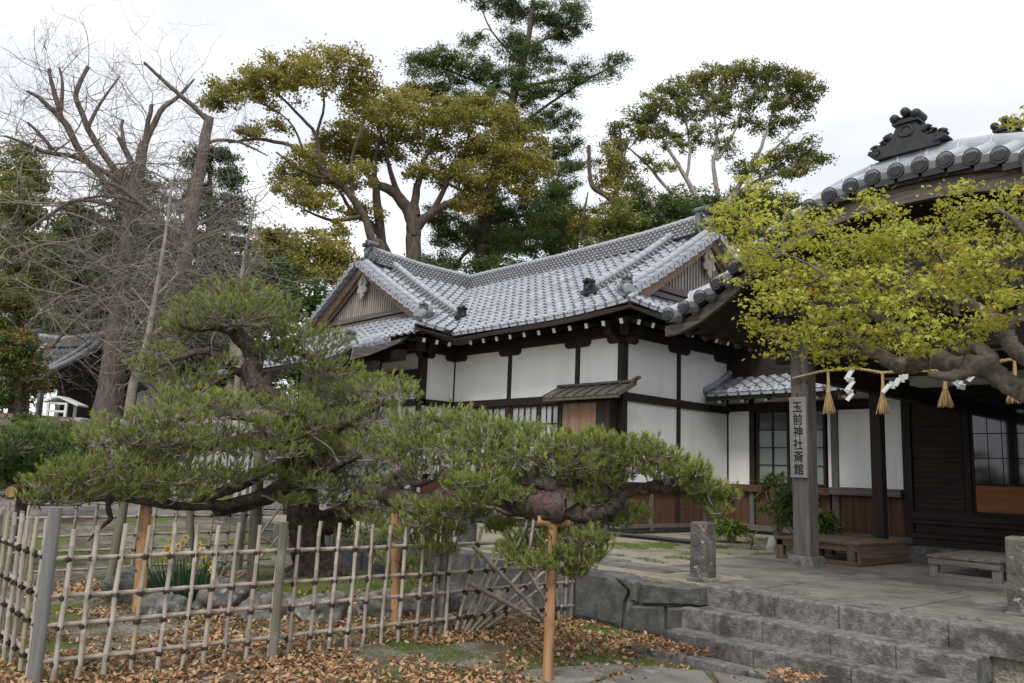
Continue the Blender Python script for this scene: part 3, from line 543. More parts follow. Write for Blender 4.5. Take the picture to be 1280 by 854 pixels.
part('valley_gutter', lambda g: [g.beam(main_f(XV - d * DW / DM, d) + V(0, 0, .035), main_f(XV - (d + .4) * DW / DM, d + .4) + V(0, 0, .035), .13, .03) for d in [i * .4 for i in range(10)]], 'tiledk')
# verges: stepped verge tiles and a round roll beside them
def verge(fn, u, out, d0, D):
    g = MB(); n = int((D - d0) / .27)
    for i in range(n):
        a, b = d0 + i * .27, d0 + (i + 1) * .27 + .02; p0, p1 = fn(u, a), fn(u, b); o = V(out) * .33
        z0, z1 = V(0, 0, .065), V(0, 0, .025)
        g.hexa([p0 + z0 - V(0, 0, .05), p1 + z1 - V(0, 0, .05), p1 + o + z1 - V(0, 0, .05), p0 + o + z0 - V(0, 0, .05), p0 + z0, p1 + z1, p1 + o + z1, p0 + o + z0])
        q = o * 1.04; g.hexa([p0 + o + z0 - V(0, 0, .14), p1 + o + z1 - V(0, 0, .14), p1 + q + z1 - V(0, 0, .14), p0 + q + z0 - V(0, 0, .14), p0 + o + z0, p1 + o + z1, p1 + q + z1, p0 + q + z0])
    for off, r in ((0, .085), (.0, .0)):
        if r:
            for i in range(n):
                a, b = d0 + i * .27, d0 + (i + 1) * .27; g.tube([fn(u, a) + V(0, 0, .09), fn(u, b) + V(0, 0, .08)], r, 10, 0)
    for i in range(n):
        p = fn(u, d0 + (i + .5) * .27) + V(out) * .20 + V(0, 0, .05); g.tube([p, p + V(out) * .17], .05, 8, 0)
    p = fn(u, d0) + V(0, 0, .09); q = fn(u, d0 + .1) + V(0, 0, .09); g.sphere(p, .10, 10, 7); return g.build('verge_tiles', M['tile'], hall)
verge(main_f, XG + .02, (1, 0, 0), .95, DM - .05); verge(wing_r, YG - .02, (0, -1, 0), 1.1, DW - .05)
verge(main_b, XG + .02, (1, 0, 0), 1.2, DM - .05); verge(wing_l, YG - .02, (0, -1, 0), 1.1, DW - .05)
verge(front, -15.62, (1, 0, 0), .03, 1.05); onigawara(front(-15.7, .12) + V(0, -.04, .06), (.6, -1, 0), .34, hall, 'tiledk')
# gables: barge boards, lattice wall, pendant, base beam
def gable(name, org, r, out, half, zb, zt, s=1):
    """org: point below the apex on the wall plane at z=0; r = in-plane horizontal, out = outward normal."""
    org, r, out = V(org), V(r), V(out); P = lambda a, z, o=0.0: org + r * a + out * o + V(0, 0, z)
    def cv(t): return zt - (zt - zb) * t + .0 - .22 * t * (1 - t)
    wall = MB(); wall.add([P(-half, zb), P(half, zb), P(0, zt)], [(0, 1, 2)]); wl = wall.build('gable_wall', M['tanz'], hall)
    sl = MB(); n = int(2 * half * .62 / .105)
    for i in range(n):
        a = -half * .62 + (i + .5) * 2 * half * .62 / n; t = abs(a) / half; z1 = cv(t) - .30
        if z1 > zb + .36: sl.beam(P(a, zb + .30, .05), P(a, z1, .05), .05, .05, 0, out)
    sl.build('lattice', M['lattice'], wl)
    for sg in (-1, 1):
        A = []; B = []
        for i in range(9):
            t = i / 8 * 1.06; A.append(P(sg * half * t, cv(min(t, 1.06)) - .04, .24)); B.append(P(sg * half * t, cv(min(t, 1.06)) - .27 - .05 * t, .24))
        g = MB(); g.strip(A, B, out * .055); g.build('barge_board', M['tanx'], wl)
        g = MB(); g.strip([a - out * .10 - V(0, 0, .07) for a in A], [b - out * .10 - V(0, 0, .05) for b in B], out * .05); g.build('inner_board', M['tany'], wl)
    g = MB(); g.bb(P(-half * .86, zb + .02, .02), P(half * .86, zb + .12, .10)); g.bb(P(-half * .66, zb + .16, .02), P(half * .66, zb + .29, .13)); g.build('base_beam', M['greyx'], wl)
    sh = [(0, -.55), (.08, -.45), (.07, -.36), (.17, -.38), (.22, -.28), (.15, -.20), (.20, -.10), (.12, 0), (.05, .10), (-.05, .10), (-.12, 0), (-.20, -.10), (-.15, -.20), (-.22, -.28), (-.17, -.38), (-.07, -.36), (-.08, -.45)]
    g = MB(); g.prism([(x * 1.05, z * 1.05) for x, z in sh], P(0, zt - .42, .20), r, (0, 0, 1), .05); c = P(0, zt - .50, .235); g.tube([c, c + out * .03], .07, 12); g.build('pendant', M['lattice'], wl)
gable('east', (XG - .12, YR, 0), (0, 1, 0), (1, 0, 0), 2.62, 5.42, RB - .02)
gable('south', (XR, YG + .14, 0), (1, 0, 0), (0, -1, 0), 2.95, 5.42, RB - .02)
# carved barge board under the lower front verge
g = MB(); A = [front(-15.25, d) + V(0, 0, -.08) for d in (0, .25, .5, .75, 1.0, 1.3)]; B = [a + V(0, 0, -.24 + .04 * i) for i, a in enumerate(A)]; A[0] = A[0] + V(0, -.12, .0); B[0] = B[0] + V(0, -.16, -.02); g.strip(A, B, (.06, 0, 0)); g.build('barge_board', M['greyy'], hall)
for y, z in ((9.75, 4.02), (10.45, 4.36)): part('purlin_end', lambda g: g.bb((-17, y - .08, z - .3), (-15.3, y + .08, z - .06)), 'darkx')
# ------------------------------------------------------------------ entrance porch
PX, PYF = -3.62, 10.46
porch = thing('entrance_porch', 'dark timber entrance porch under a curved black-and-silver tiled gable at the right', 'porch', (PX, 12, T))
def pp(name, fn, m, bevel=.006, parent=porch): return part(name, fn, m, parent, bevel)
KP = [(0, 5.17), (.5, 5.15), (1.0, 5.05), (1.5, 4.87), (2.0, 4.58), (2.5, 4.23), (2.9, 4.0), (3.25, 3.88), (3.5, 3.86)]
def kz(dx):
    a = abs(dx)
    for (x0, z0), (x1, z1) in zip(KP, KP[1:]):
        if a <= x1: t = (a - x0) / (x1 - x0); return z0 + (z1 - z0) * t
    return KP[-1][1]
def kpt(s, y, dz=0.0): return V(PX + s, y, kz(s) + dz)
Y0, Y1 = 9.25, 15.8
S = [-3.4 + .2 * i for i in range(35)]
g = MB()    # roof body: round tile runs along Y with flat troughs between
yy = [Y0, Y0 + .5, Y0 + 2, Y0 + 4, Y1]
A = [[kpt(s, y, .02) for s in S] for y in yy]
g.add([p for r in A for p in r], [(j * 35 + i, j * 35 + i + 1, (j + 1) * 35 + i + 1, (j + 1) * 35 + i) for j in range(4) for i in range(34)], 0, True)
for s in [-3.3 + .30 * i for i in range(23)]:
    n = 20
    for k in range(n): a, b = Y0 + .9 + (Y1 - Y0 - .9) * k / n, Y0 + .9 + (Y1 - Y0 - .9) * (k + 1) / n; g.tube([kpt(s, a, .05), kpt(s, b - .02, .05)], .075, 8, 0, False)
g.build('roof_tiles', M['tile'], porch)
g = MB()    # verge: short tile runs ending in round black tile ends
for i in range(26):
    s = -3.35 + .268 * i; dx = .0; p, q = kpt(s, Y0 - .06, .05), kpt(s, Y0 + .55, .33)
    g.tube([p, q], .082, 12, 0); g.tube([p + V(0, -.012, 0), p + V(0, .05, 0)], .097, 14, 1); g.tube([p + V(0, -.020, 0), p + V(0, -.010, 0)], .066, 12, 1)
    s2 = s + .134; p, q = kpt(s2, Y0 - .03, -.02), kpt(s2, Y0 + .55, .26); g.tube([p, q], [.10, .10], 10, 0)
    p = kpt(s2, Y0 - .045, -.055); g.beam(p + V(-.115, 0, 0), p + V(.115, 0, 0), .03, .075, 1)
g.build('verge_tiles', [M['tile'], M['tileblk']], porch)
g = MB()    # big half-round rim tiles behind the verge, with mortared joints
ss = [-3.4 + .34 * i for i in range(21)]
for a, b in zip(ss, ss[1:]):
    p, q = kpt(a, Y0 + .66, .38), kpt(b, Y0 + .66, .38); d = q - p
    g.beam(p - V(0, 0, .14), q - V(0, 0, .14), .20, .26, 1); g.tube([p + d * .03, q - d * .03], .15, 12, 0); g.tube([p - d * .03, p + d * .03], .155, 12, 2)
g.build('rim_ridge', [M['tile'], M['tiledk'], M['mortar']], porch)
# ornate ridge-end on the crest
def crest(c, s, parent, name, kx=1.45):
    g = MB(); c = V(c)
    g.box(c + V(0, 0, .05 * s), (.92 * s, .42 * s, .16 * s)); g.box(c + V(0, 0, .155 * s), (.80 * s, .40 * s, .06 * s)); 
    sh = [(-.50, .18), (.50, .18), (.46, .22), (.30, .25), (.235, .32), (.20, .62), (-.20, .62), (-.235, .32), (-.30, .25), (-.46, .22)]
    g.prism([(x * s, z * s) for x, z in sh], c + V(0, -.02, 0), (1, 0, 0), (0, 0, 1), .30 * s)
    for sg in (-1, 1):
        fin = [(.20, .18), (.46, .18), (.55, .23), (.53, .30), (.45, .31), (.41, .40), (.33, .43), (.28, .38), (.24, .37), (.21, .36)]
        g.prism([(sg * x * s, z * s) for x, z in (fin if sg > 0 else fin[::-1])], c + V(0, -.01, 0), (1, 0, 0), (0, 0, 1), .15 * s)
        g.beam(c + V(sg * .40 * s, -.02, .08 * s), c + V(sg * .56 * s, -.02, .14 * s), .44 * s, .08 * s)
    g.box(c + V(0, -.02, .66 * s), (.56 * s, .40 * s, .05 * s)); g.box(c + V(0, -.02, .71 * s), (.50 * s, .36 * s, .04 * s))
    for sg in (-1, 1):
        for k, (ox, oz, r0) in enumerate(((.31, .35, .09), (.47, .25, .065))):
            pts = [c + V(sg * (ox + r0 * (1 - .06 * i) * math.cos(.55 * i)) * s, -.12 * s, (oz + r0 * (1 - .06 * i) * math.sin(.55 * i)) * s) for i in range(13)]
            g.tube(pts, [.042 * s * (1 - .03 * i) for i in range(13)], 7)
        g.tube([c + V(sg * .24 * s, -.15 * s, .38 * s), c + V(sg * .34 * s, -.16 * s, .46 * s), c + V(sg * .46 * s, -.13 * s, .47 * s)], [.05 * s, .06 * s, .035 * s], 7)
    g.tube([c + V(.12 * s * math.cos(q), -.19 * s, (.46 + .12 * math.sin(q)) * s) for q in [i * .524 for i in range(13)]], .026 * s, 6, cap=False)
    for k, z in ((-1, .79), (0, .89), (1, .79)):
        p = c + V(k * .23 * s, 0, z * s); g.tube([p + V(0, .16 * s, 0), p + V(0, -.20 * s, 0)], .10 * s, 14); g.sphere(p + V(0, -.20 * s, 0), .10 * s, 12, 8)
        if k: g.tube([p, c + V(0, -.05 * s, .83 * s)], .06 * s, 8)
    g.v = [(c[0] + (x - c[0]) * (1 + (kx - 1) * (1 - sm(.34 * s, .50 * s, z - c[2]))), y, z) for x, y, z in g.v]
    return g.build(name, M['tileblk'], parent)
crest(kpt(-.22, Y0 + .60, .49), .56, porch, 'ridge_end_tile')
# barge board (curved) and soffit
def hafu(a, b, y, z0, z1, th):
    n = 34; A = [kpt(a + (b - a) * i / n, y, z0) for i in range(n + 1)]; B = [kpt(a + (b - a) * i / n, y, z1 + .10 * abs((a + (b - a) * i / n) / 3.5)) for i in range(n + 1)]; return lambda g: g.strip(A, B, (0, th, 0))
pp('barge_board', hafu(-3.45, 3.45, Y0 + .02, -.10, -.34, .07), 'hafu', 0); pp('barge_board', hafu(-3.4, 3.4, Y0 - .03, -.07, -.135, .06), 'darkx', 0)
pp('soffit', lambda g: [g.hexa([kpt(a, Y0 + .05, -.12), kpt(b, Y0 + .05, -.12), kpt(b, Y1, -.12), kpt(a, Y1, -.12), kpt(a, Y0 + .05, -.07), kpt(b, Y0 + .05, -.07), kpt(b, Y1, -.07), kpt(a, Y1, -.07)]) for a, b in zip(S, S[1:])], 'darky', 0)
for i in range(14): 
    y = Y0 + .5 + i * .42
    pp('rafter', lambda g: [g.beam(kpt(sg * 3.42, y, -.17), kpt(sg * 2.0, y, -.19), .06, .08) for sg in (-1,)], 'darkx', 0)
# posts, beams
def ppost(x, y, w, base=True, m='greyz', z0=T + .014, z1=3.75):
    p = pp('post', lambda g: g.bb((x - w / 2, y - w / 2, z0 + (.10 if base else 0)), (x + w / 2, y + w / 2, z1)), m, .012)
    if base: g = MB(); a = w * .78; g.hexa([V(x - a, y - a, z0 - .02), V(x + a, y - a, z0 - .02), V(x + a, y + a, z0 - .02), V(x - a, y + a, z0 - .02), V(x - a * .9, y - a * .9, z0 + .12), V(x + a * .9, y - a * .9, z0 + .12), V(x + a * .9, y + a * .9, z0 + .12), V(x - a * .9, y + a * .9, z0 + .12)]); g.build('base_stone', M['stonelt'], p, .015)
    return p
ppost(-5.62, PYF, .245); ppost(-1.72, PYF, .245); ppost(-5.62, 12.72, .17, False, 'darkz'); ppost(-1.72, 12.72, .17, False, 'darkz')
pp('tie_beam', lambda g: g.bb((-6.0, PYF - .10, 3.28), (-1.3, PYF + .10, 3.60)), 'darkx', .02); pp('tie_beam', lambda g: g.bb((-6.1, PYF - .12, 3.72), (-1.2, PYF + .12, 3.94)), 'darkx', .02)
for x in (-5.62, -1.72): pp('side_beam', lambda g: g.bb((x - .085, PYF + .13, 3.05), (x + .085, 15.8, 3.30)), 'darky', .015); pp('side_beam', lambda g: g.bb((x - .11, PYF - .6, 3.62), (x + .11, 15.8, 3.80)), 'darky', .015)
pp('cross_beam', lambda g: g.bb((-5.6, 12.62, 3.31), (-1.7, 12.82, 3.58)), 'darkx', .015)
for i in range(6): pp('strut', lambda g: g.bb((-5.2 + i * .66, PYF - .06, 3.60), (-5.08 + i * .66, PYF + .06, 3.72)), 'darkz', .005)
pp('gable_boarding', lambda g: [g.hexa([V(PX + a, PYF - .02, 3.94), V(PX + b, PYF - .02, 3.94), V(PX + b, PYF + .02, 3.94), V(PX + a, PYF + .02, 3.94), kpt(a, PYF - .02, -.13), kpt(b, PYF - .02, -.13), kpt(b, PYF + .02, -.13), kpt(a, PYF + .02, -.13)]) for a, b in zip(S, S[1:]) if abs(a) < 2.5 and abs(b) < 2.5], 'greyz', 0)
# genkan wall: lattice shutter, sliding glass doors with orange panels, plaster above
GZ = 1.22
pp('door_frame', lambda g: (g.bb((-6.40, YP - .12, 3.30), (2.0, YP + .04, 3.48)), g.bb((-6.40, YP - .14, GZ - .14), (2.0, YP + .04, GZ)), g.bb((-5.46, YP - .10, GZ), (-5.36, YP + .02, 3.30)), g.bb((-3.40, YP - .10, GZ), (-3.3, YP + .02, 3.3))), 'darkx')
pp('lattice_shutter', lambda g: (g.bb((-6.38, YP - .03, GZ), (-5.46, YP + .03, 3.30)), [g.bb((-6.34, YP - .05, GZ + .06 + i * .093), (-5.50, YP - .028, GZ + .105 + i * .093)) for i in range(22)]), 'darkx', 0)
for a, b in ((-5.36, -4.36), (-4.37, -3.40), (-3.30, -2.3), (-2.3, -1.3)):
    y = YP - .05 if a in (-5.36, -3.30) else YP
    f = pp('sliding_door', lambda g: (g.bb((a, y - .02, GZ), (a + .05, y + .02, 3.3)), g.bb((b - .05, y - .02, GZ), (b, y + .02, 3.3)), g.bb((a + .05, y - .02, GZ + .0), (b - .05, y + .02, GZ + .05)), g.bb((a + .05, y - .02, GZ + .50), (b - .05, y + .02, GZ + .54)), g.bb((a + .05, y - .02, 3.24), (b - .05, y + .02, 3.3)), [g.bb((a + .05, y - .012, GZ + .54 + k * .43), (b - .05, y + .004, GZ + .556 + k * .43)) for k in range(1, 5)], [g.bb((a + .05 + k * .225, y - .013, GZ + .54), (a + .064 + k * .225, y + .003, 3.24)) for k in range(1, 4)]), 'darkz')
    g = MB(); g.bb((a + .05, y - .006, GZ + .05), (b - .05, y + .006, GZ + .50)); g.build('lower_panel', M['doorpanel'], f)
    g = MB(); g.bb((a + .05, y - .003, GZ + .54), (b - .05, y + .008, 3.24)); g.build('pane', M['darkglass'], f)
pp('upper_plaster', lambda g: g.bb((-6.38, YP - .04, 3.485), (2.0, YP + .04, 4.9)), 'plaster', 0)
pp('back_wall', lambda g: g.bb((-6.45, YP + .06, .3), (3.4, YP + .3, 5.2)), 'darkx', 0)
for i, (y, z0, z1) in enumerate(((15.45, .98, 1.08), (15.0, .74, .86))): pp('entry_step', lambda g: (g.bb((-6.25 + i * .12, y, z1 - .07), (2, YP - .14, z1)), g.bb((-6.22 + i * .12, y + .04, z0 - .12), (2, YP - .14, z1 - .072))), 'darkx')
pp('threshold_stone', lambda g: g.bb((-5.95, 14.55, T), (2, 15.03, T + .11)), 'stonelt', .01)
pp('side_wall', lambda g: g.bb((-1.6, 13, T), (-1.4, YP, 4)), 'darkz')
# hall behind the porch: ridge with its own crest
bh = thing('rear_hall', 'roof of the rear hall whose ridge-end tile peeks over the porch at the right edge', 'hall', (0, 16, T))
bx, by, bz = onY(1262, 192, 13.6)
g = MB()
for sg in (-1, 1):
    A = [V(bx + .1, by + sg * t * 3.6, bz - .25 - 1.9 * t) for t in (0, .5, 1)]; B = [V(6, p[1], p[2]) for p in A]; g.add(A + B, [(0, 1, 4, 3), (1, 2, 5, 4)], 0, True)
g.build('roof_tiles', M['tile'], bh)
ridge('main_ridge', [(bx, by, bz - .28), (6, by, bz - .28)], .3, .25, bh, 4, True, .1)
crest((bx, by - .02, bz - .05), .62, bh, 'ridge_end_tile')
g = MB(); g.bb((bx + .8, 15.96 + .3, T), (6, 17, 5.0)); g.build('wall', M['plaster'], bh)
# ------------------------------------------------------------------ sign board on the post
sg_ = thing('sign_board', 'tall weathered grey board with six brushed black characters fixed to the porch post', 'sign', (-5.66, PYF - .14, 1.9))
bl = onY(989, 597, PYF - .14); tl = onY(988, 497, PYF - .14); brt = onY(1010, 600, PYF - .14)
x0, x1, zb, zt = bl[0], bl[0] + .245, bl[2], tl[2]
g = MB(); g.bb((x0, PYF - .165, zb), (x1, PYF - .126, zt)); g.build('board', wood('sign_wood', (.33, .32, .31), 2, (.20, .19, .185)), sg_, .006)
g = MB(); g.beam((x0 + .12, PYF - .16, zt - .0), (x0 + .12, PYF - .16, zt + .06), .01, .012); g.build('hook', M['cord'], sg_)
def text_mesh(ch, size, bold):
    c = bpy.data.curves.new('lettering', 'FONT'); c.body = ch; c.size = size; c.offset = bold; c.extrude = .002; c.align_x = 'CENTER'; c.align_y = 'CENTER'
    o = bpy.data.objects.new('lettering', c); COL.objects.link(o); bpy.context.view_layer.update()
    me = bpy.data.meshes.new_from_object(o.evaluated_get(bpy.context.evaluated_depsgraph_get())); bpy.data.objects.remove(o); return me
chars = '玉前神社斎館'; ch_h = (zt - zb) * .92 / 6
for i, ch in enumerate(chars):
    me = text_mesh(ch, ch_h * .97, 0); me.materials.clear(); me.materials.append(M['ink'])
    xs_ = [v.co.x for v in me.vertices]; ys_ = [v.co.y for v in me.vertices]; mx_, my_ = (min(xs_) + max(xs_)) / 2, (min(ys_) + max(ys_)) / 2
    me0 = me.copy(); bm_ = __import__('bmesh').new()
    for ox, oy in ((-.0022, 0), (.0022, 0), (0, .0022), (0, -.0022)):
        n0 = len(bm_.verts); bm_.from_mesh(me0); bm_.verts.ensure_lookup_table()
        for q in list(bm_.verts)[n0:]: q.co.x += ox; q.co.y += oy; q.co.z += .0003 * (ox != 0) + .0001 * (ox > 0) + .0002 * (oy > 0)
    bm_.to_mesh(me); bm_.free(); bpy.data.meshes.remove(me0)
    for v in me.vertices: v.co = (((v.co.x - mx_) * .90), -v.co.z, (v.co.y - my_) * 1.0)
    o = bpy.data.objects.new('character', me); COL.objects.link(o); o.parent = sg_
    o.location = (x0 + .122 + R0.uniform(-.003, .003) + 5.66, PYF - .1665 - (PYF - .14), zt - (zt - zb) * .05 - ch_h * (i + .5) - 1.9)
# ------------------------------------------------------------------ rope
rp = thing('straw_rope', 'twisted straw rope strung across the porch with straw tassels and white paper streamers', 'sacred rope', (-3.7, PYF - .2, 3.2))
RY = PYF - .18
pix = [(991, 473), (1026, 464.5), (1068, 460), (1102, 466), (1134, 464), (1165, 463.5), (1199, 461.5), (1242, 453), (1272, 448)]
rpts = [onY(x, y, RY) for x, y in pix] + [V(-2.2, RY, 3.15), V(-1.75, RY, 3.24)]
fine = []
for a, b in zip(rpts, rpts[1:]): fine += [a + (b - a) * i / 8 for i in range(8)]
fine.append(rpts[-1])
g = MB()
for ph in (0, math.pi): 
    P = []; Ls = 0
    for i, p in enumerate(fine):
        if i: Ls += np.linalg.norm(fine[i] - fine[i - 1])
        P.append(p + V(0, math.cos(Ls * 60 + ph), math.sin(Ls * 60 + ph)) * .011)
    g.tube(P, .014, 7)
g.tube([rpts[0] + V(.0, .03, 0), rpts[0] + V(-.02, .2, 0)], .016, 7); g.build('rope', M['straw'], rp)
for (x, yt, yb) in ((1035, 465, 516), (1103, 467, 517), (1181, 463, 508), (1268, 450, 503)):
    a, b = onY(x, yt, RY - .03), onY(x + 1, yb, RY - .03); rr = random.Random(x); g = MB(); m = a + (b - a) * .48
    g.tube([a, (a + m) / 2 + V(.004, 0, 0), m], [.017, .02, .024], 7); g.tube([m + V(0, 0, .01), m - V(0, 0, .02)], .03, 8)
    for k in range(70):
        q = rr.uniform(0, 6.28); r = math.sqrt(rr.random()) * .088; d = V(math.cos(q) * r, math.sin(q) * r, 0); g.tube([m + d * .18, m + d * .6 + (b - m) * .5, b + d + V(0, 0, rr.uniform(-.02, .03))], [.006, .006, .004], 3, 0, False)
    g.build('tassel', M['straw'], rp)
for P in ([(1066, 461), (1058, 474), (1067, 476), (1058, 489), (1066, 491), (1059, 500)], [(1132, 464), (1131, 474), (1124, 473), (1119, 482), (1112, 481), (1104, 490)], [(1190, 478), (1194, 473), (1202, 476), (1196, 482), (1206, 484)], [(1213, 464), (1206, 470), (1216, 470), (1210, 476)]):
    Q = [onY(x, y, RY - .05 - .02 * (i % 2)) for i, (x, y) in enumerate(P)]; g = MB()
    for a, b in zip(Q, Q[1:]): g.beam(a, b + (b - a) * .06, .012, .085, 0, (1, -.3, .25))
    g.build('paper_streamer', M['paper'], rp)
# ------------------------------------------------------------------ wooden platforms on the paving
def platform(name, label, x0, x1, y0, y1, zt, m, closed):
    t = thing(name, label, 'platform', ((x0 + x1) / 2, (y0 + y1) / 2, T + .014), 'wooden platforms before the entrance'); z0 = T + .014
    n = 5; w = (x1 - x0) / n
    g = MB(); [g.bb((x0 + i * w + .003, y0, zt - .035), (x0 + (i + 1) * w - .003, y1, zt + R0.uniform(0, .002))) for i in range(n)]; g.build('deck', M[m + 'y'], t, .004)
    g = MB(); g.bb((x0 + .01, y0 + .015, zt - .115), (x1 - .01, y0 + .055, zt - .036)); g.build('apron', M[m + 'x'], t, .004); g = MB(); g.bb((x0 + .01, y1 - .055, zt - .115), (x1 - .01, y1 - .015, zt - .036)); g.build('apron', M[m + 'x'], t, .004)
    if closed:
        g = MB(); g.bb((x1 - .05, y0 + .02, z0 + .01), (x1 - .012, y1 - .02, zt - .037)); g.build('side_board', M[m + 'y'], t, .004)
        g = MB(); g.bb((x0 + .02, y0 + .02, z0), (x1 - .052, y0 + .06, z0 + .06)); g.build('skid', M[m + 'x'], t, .004)
        L = [(x0 + .08, y0 + .06), (x0 + (x1 - x0) * .45, y0 + .25), (x1 - .13, y0 + .04), (x0 + .08, y1 - .08)]
    else:
        g = MB(); g.bb((x0 + .02, y0 + .05, z0), (x1 - .02, y0 + .13, z0 + .05)); g.build('skid', M[m + 'x'], t, .004)
        L = [(x0 + .06, y0 + .08), (x1 - .06, y0 + .08), (x0 + .06, y1 - .08), (x1 - .06, y1 - .08)]
    for x, y in L: g = MB(); g.bb((x - .05, y - .045, z0 - .002), (x + .05, y + .045, zt - .037)); g.build('leg', M[m + 'z'], t, .006)
platform('wooden_platform', 'long brown wooden box step beside the porch post with a boarded side', -6.35, -5.10, 10.9, 12.5, .87, 'plat', True)
platform('wooden_platform', 'low weathered slatted platform standing in the middle of the porch', -4.2, -3.38, 10.75, 12.2, .83, 'grey', False)
# ------------------------------------------------------------------ bamboo fences
def bamboo(g, p0, p1, r, rng, m=0):
    p0, p1 = V(p0), V(p1); d = p1 - p0; Ln = np.linalg.norm(d); P = []; Rr = []; s = rng.uniform(.05, .2)
    P.append(p0); Rr.append(r)
    while s < Ln - .03:
        c = p0 + d * (s / Ln) + V(rng.gauss(0, .004), rng.gauss(0, .004), rng.gauss(0, .002)); e = d / Ln
        for o, k in ((-.014, .98), (-.004, 1.10), (.004, 1.10), (.014, .97)): P.append(c + e * o); Rr.append(r * k)
        s += rng.uniform(.20, .30)
    P.append(p1); Rr.append(r * .92); g.tube(P, Rr, 8, m)
def lash(g, p, ax, r, m=1):
    p = V(p); ax = nrm(V(ax)); g.tube([p - ax * .013, p + ax * .013], r, 7, m, True); 
    e = nrm(np.cross(ax, V(0, 0, 1)) if abs(ax[2]) < .9 else V(1, 0, 0)); g.tube([p - V(0, 0, .013), p + V(0, 0, .013)], r * .95, 7, m)
BM = [M['bamboo'], M['cord']]; BH = [M['bambooh'], M['cord']]
RAILS = (.155, .40, .60, .865)
def fence(name, label, a, b, rails, top, step, seed, off, lean=0.0, posts=(), double=False, skip=(), rr_=.0192):
    """a, b plan ends; off = unit plan vector toward the side where uprights stand."""
    rng = random.Random(seed); a, b, off = V(*a, 0), V(*b, 0), V(*off, 0); d = b - a; Ln = np.linalg.norm(d); e = d / Ln
    t = thing(name, label, 'bamboo fence', (a + b) / 2)
    G = lambda p: gh(p[0], p[1])
    za, zb = G(a), G(b)
    def zz(s): return za + (zb - za) * s / Ln
    for h in rails:
        g = MB(); bamboo(g, a - e * .03 + V(0, 0, za + h), b + e * .03 + V(0, 0, zb + h + rng.uniform(-.01, .01)), .0188, rng)
        g.build('rail', BH, t)
    s = step * .45
    while s < Ln - .04:
        if not any(u0 < s < u1 for u0, u1 in skip):
            for k in range(2 if double else 1):
                g = MB(); o = off * (.034 if not (double and k) else -.034); q = s + (k * .035 if double else 0); ln = lean + rng.uniform(-.010, .010); h = top + rng.uniform(-.03, .015)
                p0 = a + e * (q - ln * .5) + o + V(0, 0, zz(s) - .03); p1 = a + e * (q + ln * .5) + o * rng.uniform(.8, 1.2) + V(0, 0, zz(s) + h); bamboo(g, p0, p1, rr_ * rng.uniform(.88, 1.1), rng)
                if not k:
                    for hh in rails: c = p0 + (p1 - p0) * (hh / h); lash(g, c - o * .32, e, .031)
                g.build('picket', [rng.choice([M['bamboo']] * 3 + [M['bamboopale']] * 3 + [M['bamboodk'], M['bamboogn']]), M['cord']], t)
        s += step * rng.uniform(.86, 1.14)
    for x, y, h, r, m in posts:
        g = MB(); g.tube([(x, y, gh(x, y) - .1), (x + rng.uniform(-.01, .01), y + .0, gh(x, y) + h)], [r, r * .95], 12, 0); g.build('post', M[m], t, .006)
    return t
f1 = fence('bamboo_fence', 'front bamboo lattice fence running in the foreground from the grey corner post towards the steps', (-6.70, 1.66), (-6.64, 7.02), RAILS, 1.10, .185, 21, (1, 0), .03, [(-6.72, 1.63, 1.23, .050, 'postgrey'), (-6.60, 3.38, 1.12, .040, 'mossy'), (-6.69, 5.20, 1.05, .042, 'mossy'), (-6.66, 7.03, .92, .032, 'postgrey')], skip=((3.64, 4.94),))
rng = random.Random(8)
for (y0, z0, y1, z1) in ((5.34, .05, 5.62, 1.05), (5.42, .05, 5.86, .92), (5.48, .03, 6.02, 1.02), (5.44, .02, 6.22, .92), (5.52, .02, 6.5, .80), (5.55, .0, 6.62, .60), (5.60, -.02, 6.6, .42), (6.28, .95, 6.56, .05), (6.46, .95, 6.70, .03), (6.62, .95, 6.80, .03)):
    g = MB(); p0, p1 = V(-6.615, y0, z0), V(-6.61, y1, z1); bamboo(g, p0, p1, .018, rng)
    for h in RAILS:
        if min(z0, z1) < h < max(z0, z1): lash(g, p0 + (p1 - p0) * ((h - z0) / (z1 - z0)), (0, 1, 0), .03)
    g.build('diagonal_picket', [rng.choice([M['bamboo'], M['bamboogn']]), M['cord']], f1)
for (y0, z0, y1, z1) in ((5.62, 1.30, 6.52, .22), (5.44, .87, 6.44, .10), (5.40, .52, 6.40, .05)):
    g = MB(); bamboo(g, (-6.54, y0, z0), (-6.52, y1, z1), .023, rng); g.build('brace_pole', BM, f1)
fence('bamboo_fence', 'left side bamboo fence of doubled canes running back from the grey corner post', (-6.78, 1.66), (-9.6, 1.66), RAILS, 1.12, .26, 22, (0, -1), .03, [], double=True)
f3 = fence('bamboo_fence', 'rear bamboo fence seen through the lattice behind the daffodils', (-11.9, 1.7), (-11.9, 5.9), (.13, .37, .56, .80), 1.0, .26, 23, (1, 0), .02, [(-11.85, 5.4, .95, .04, 'mossy')])
for (y0, z0, y1, z1) in ((5.5, .0, 6.55, 1.15), (5.9, 1.25, 6.6, .35), (5.5, .3, 6.2, 1.3), (5.5, .6, 6.3, .25)):
    g = MB(); bamboo(g, (-11.8, y0, z0), (-11.8, y1, z1), .02, rng); g.build('diagonal_picket', [M['bamboogn'], M['cord']], f3)
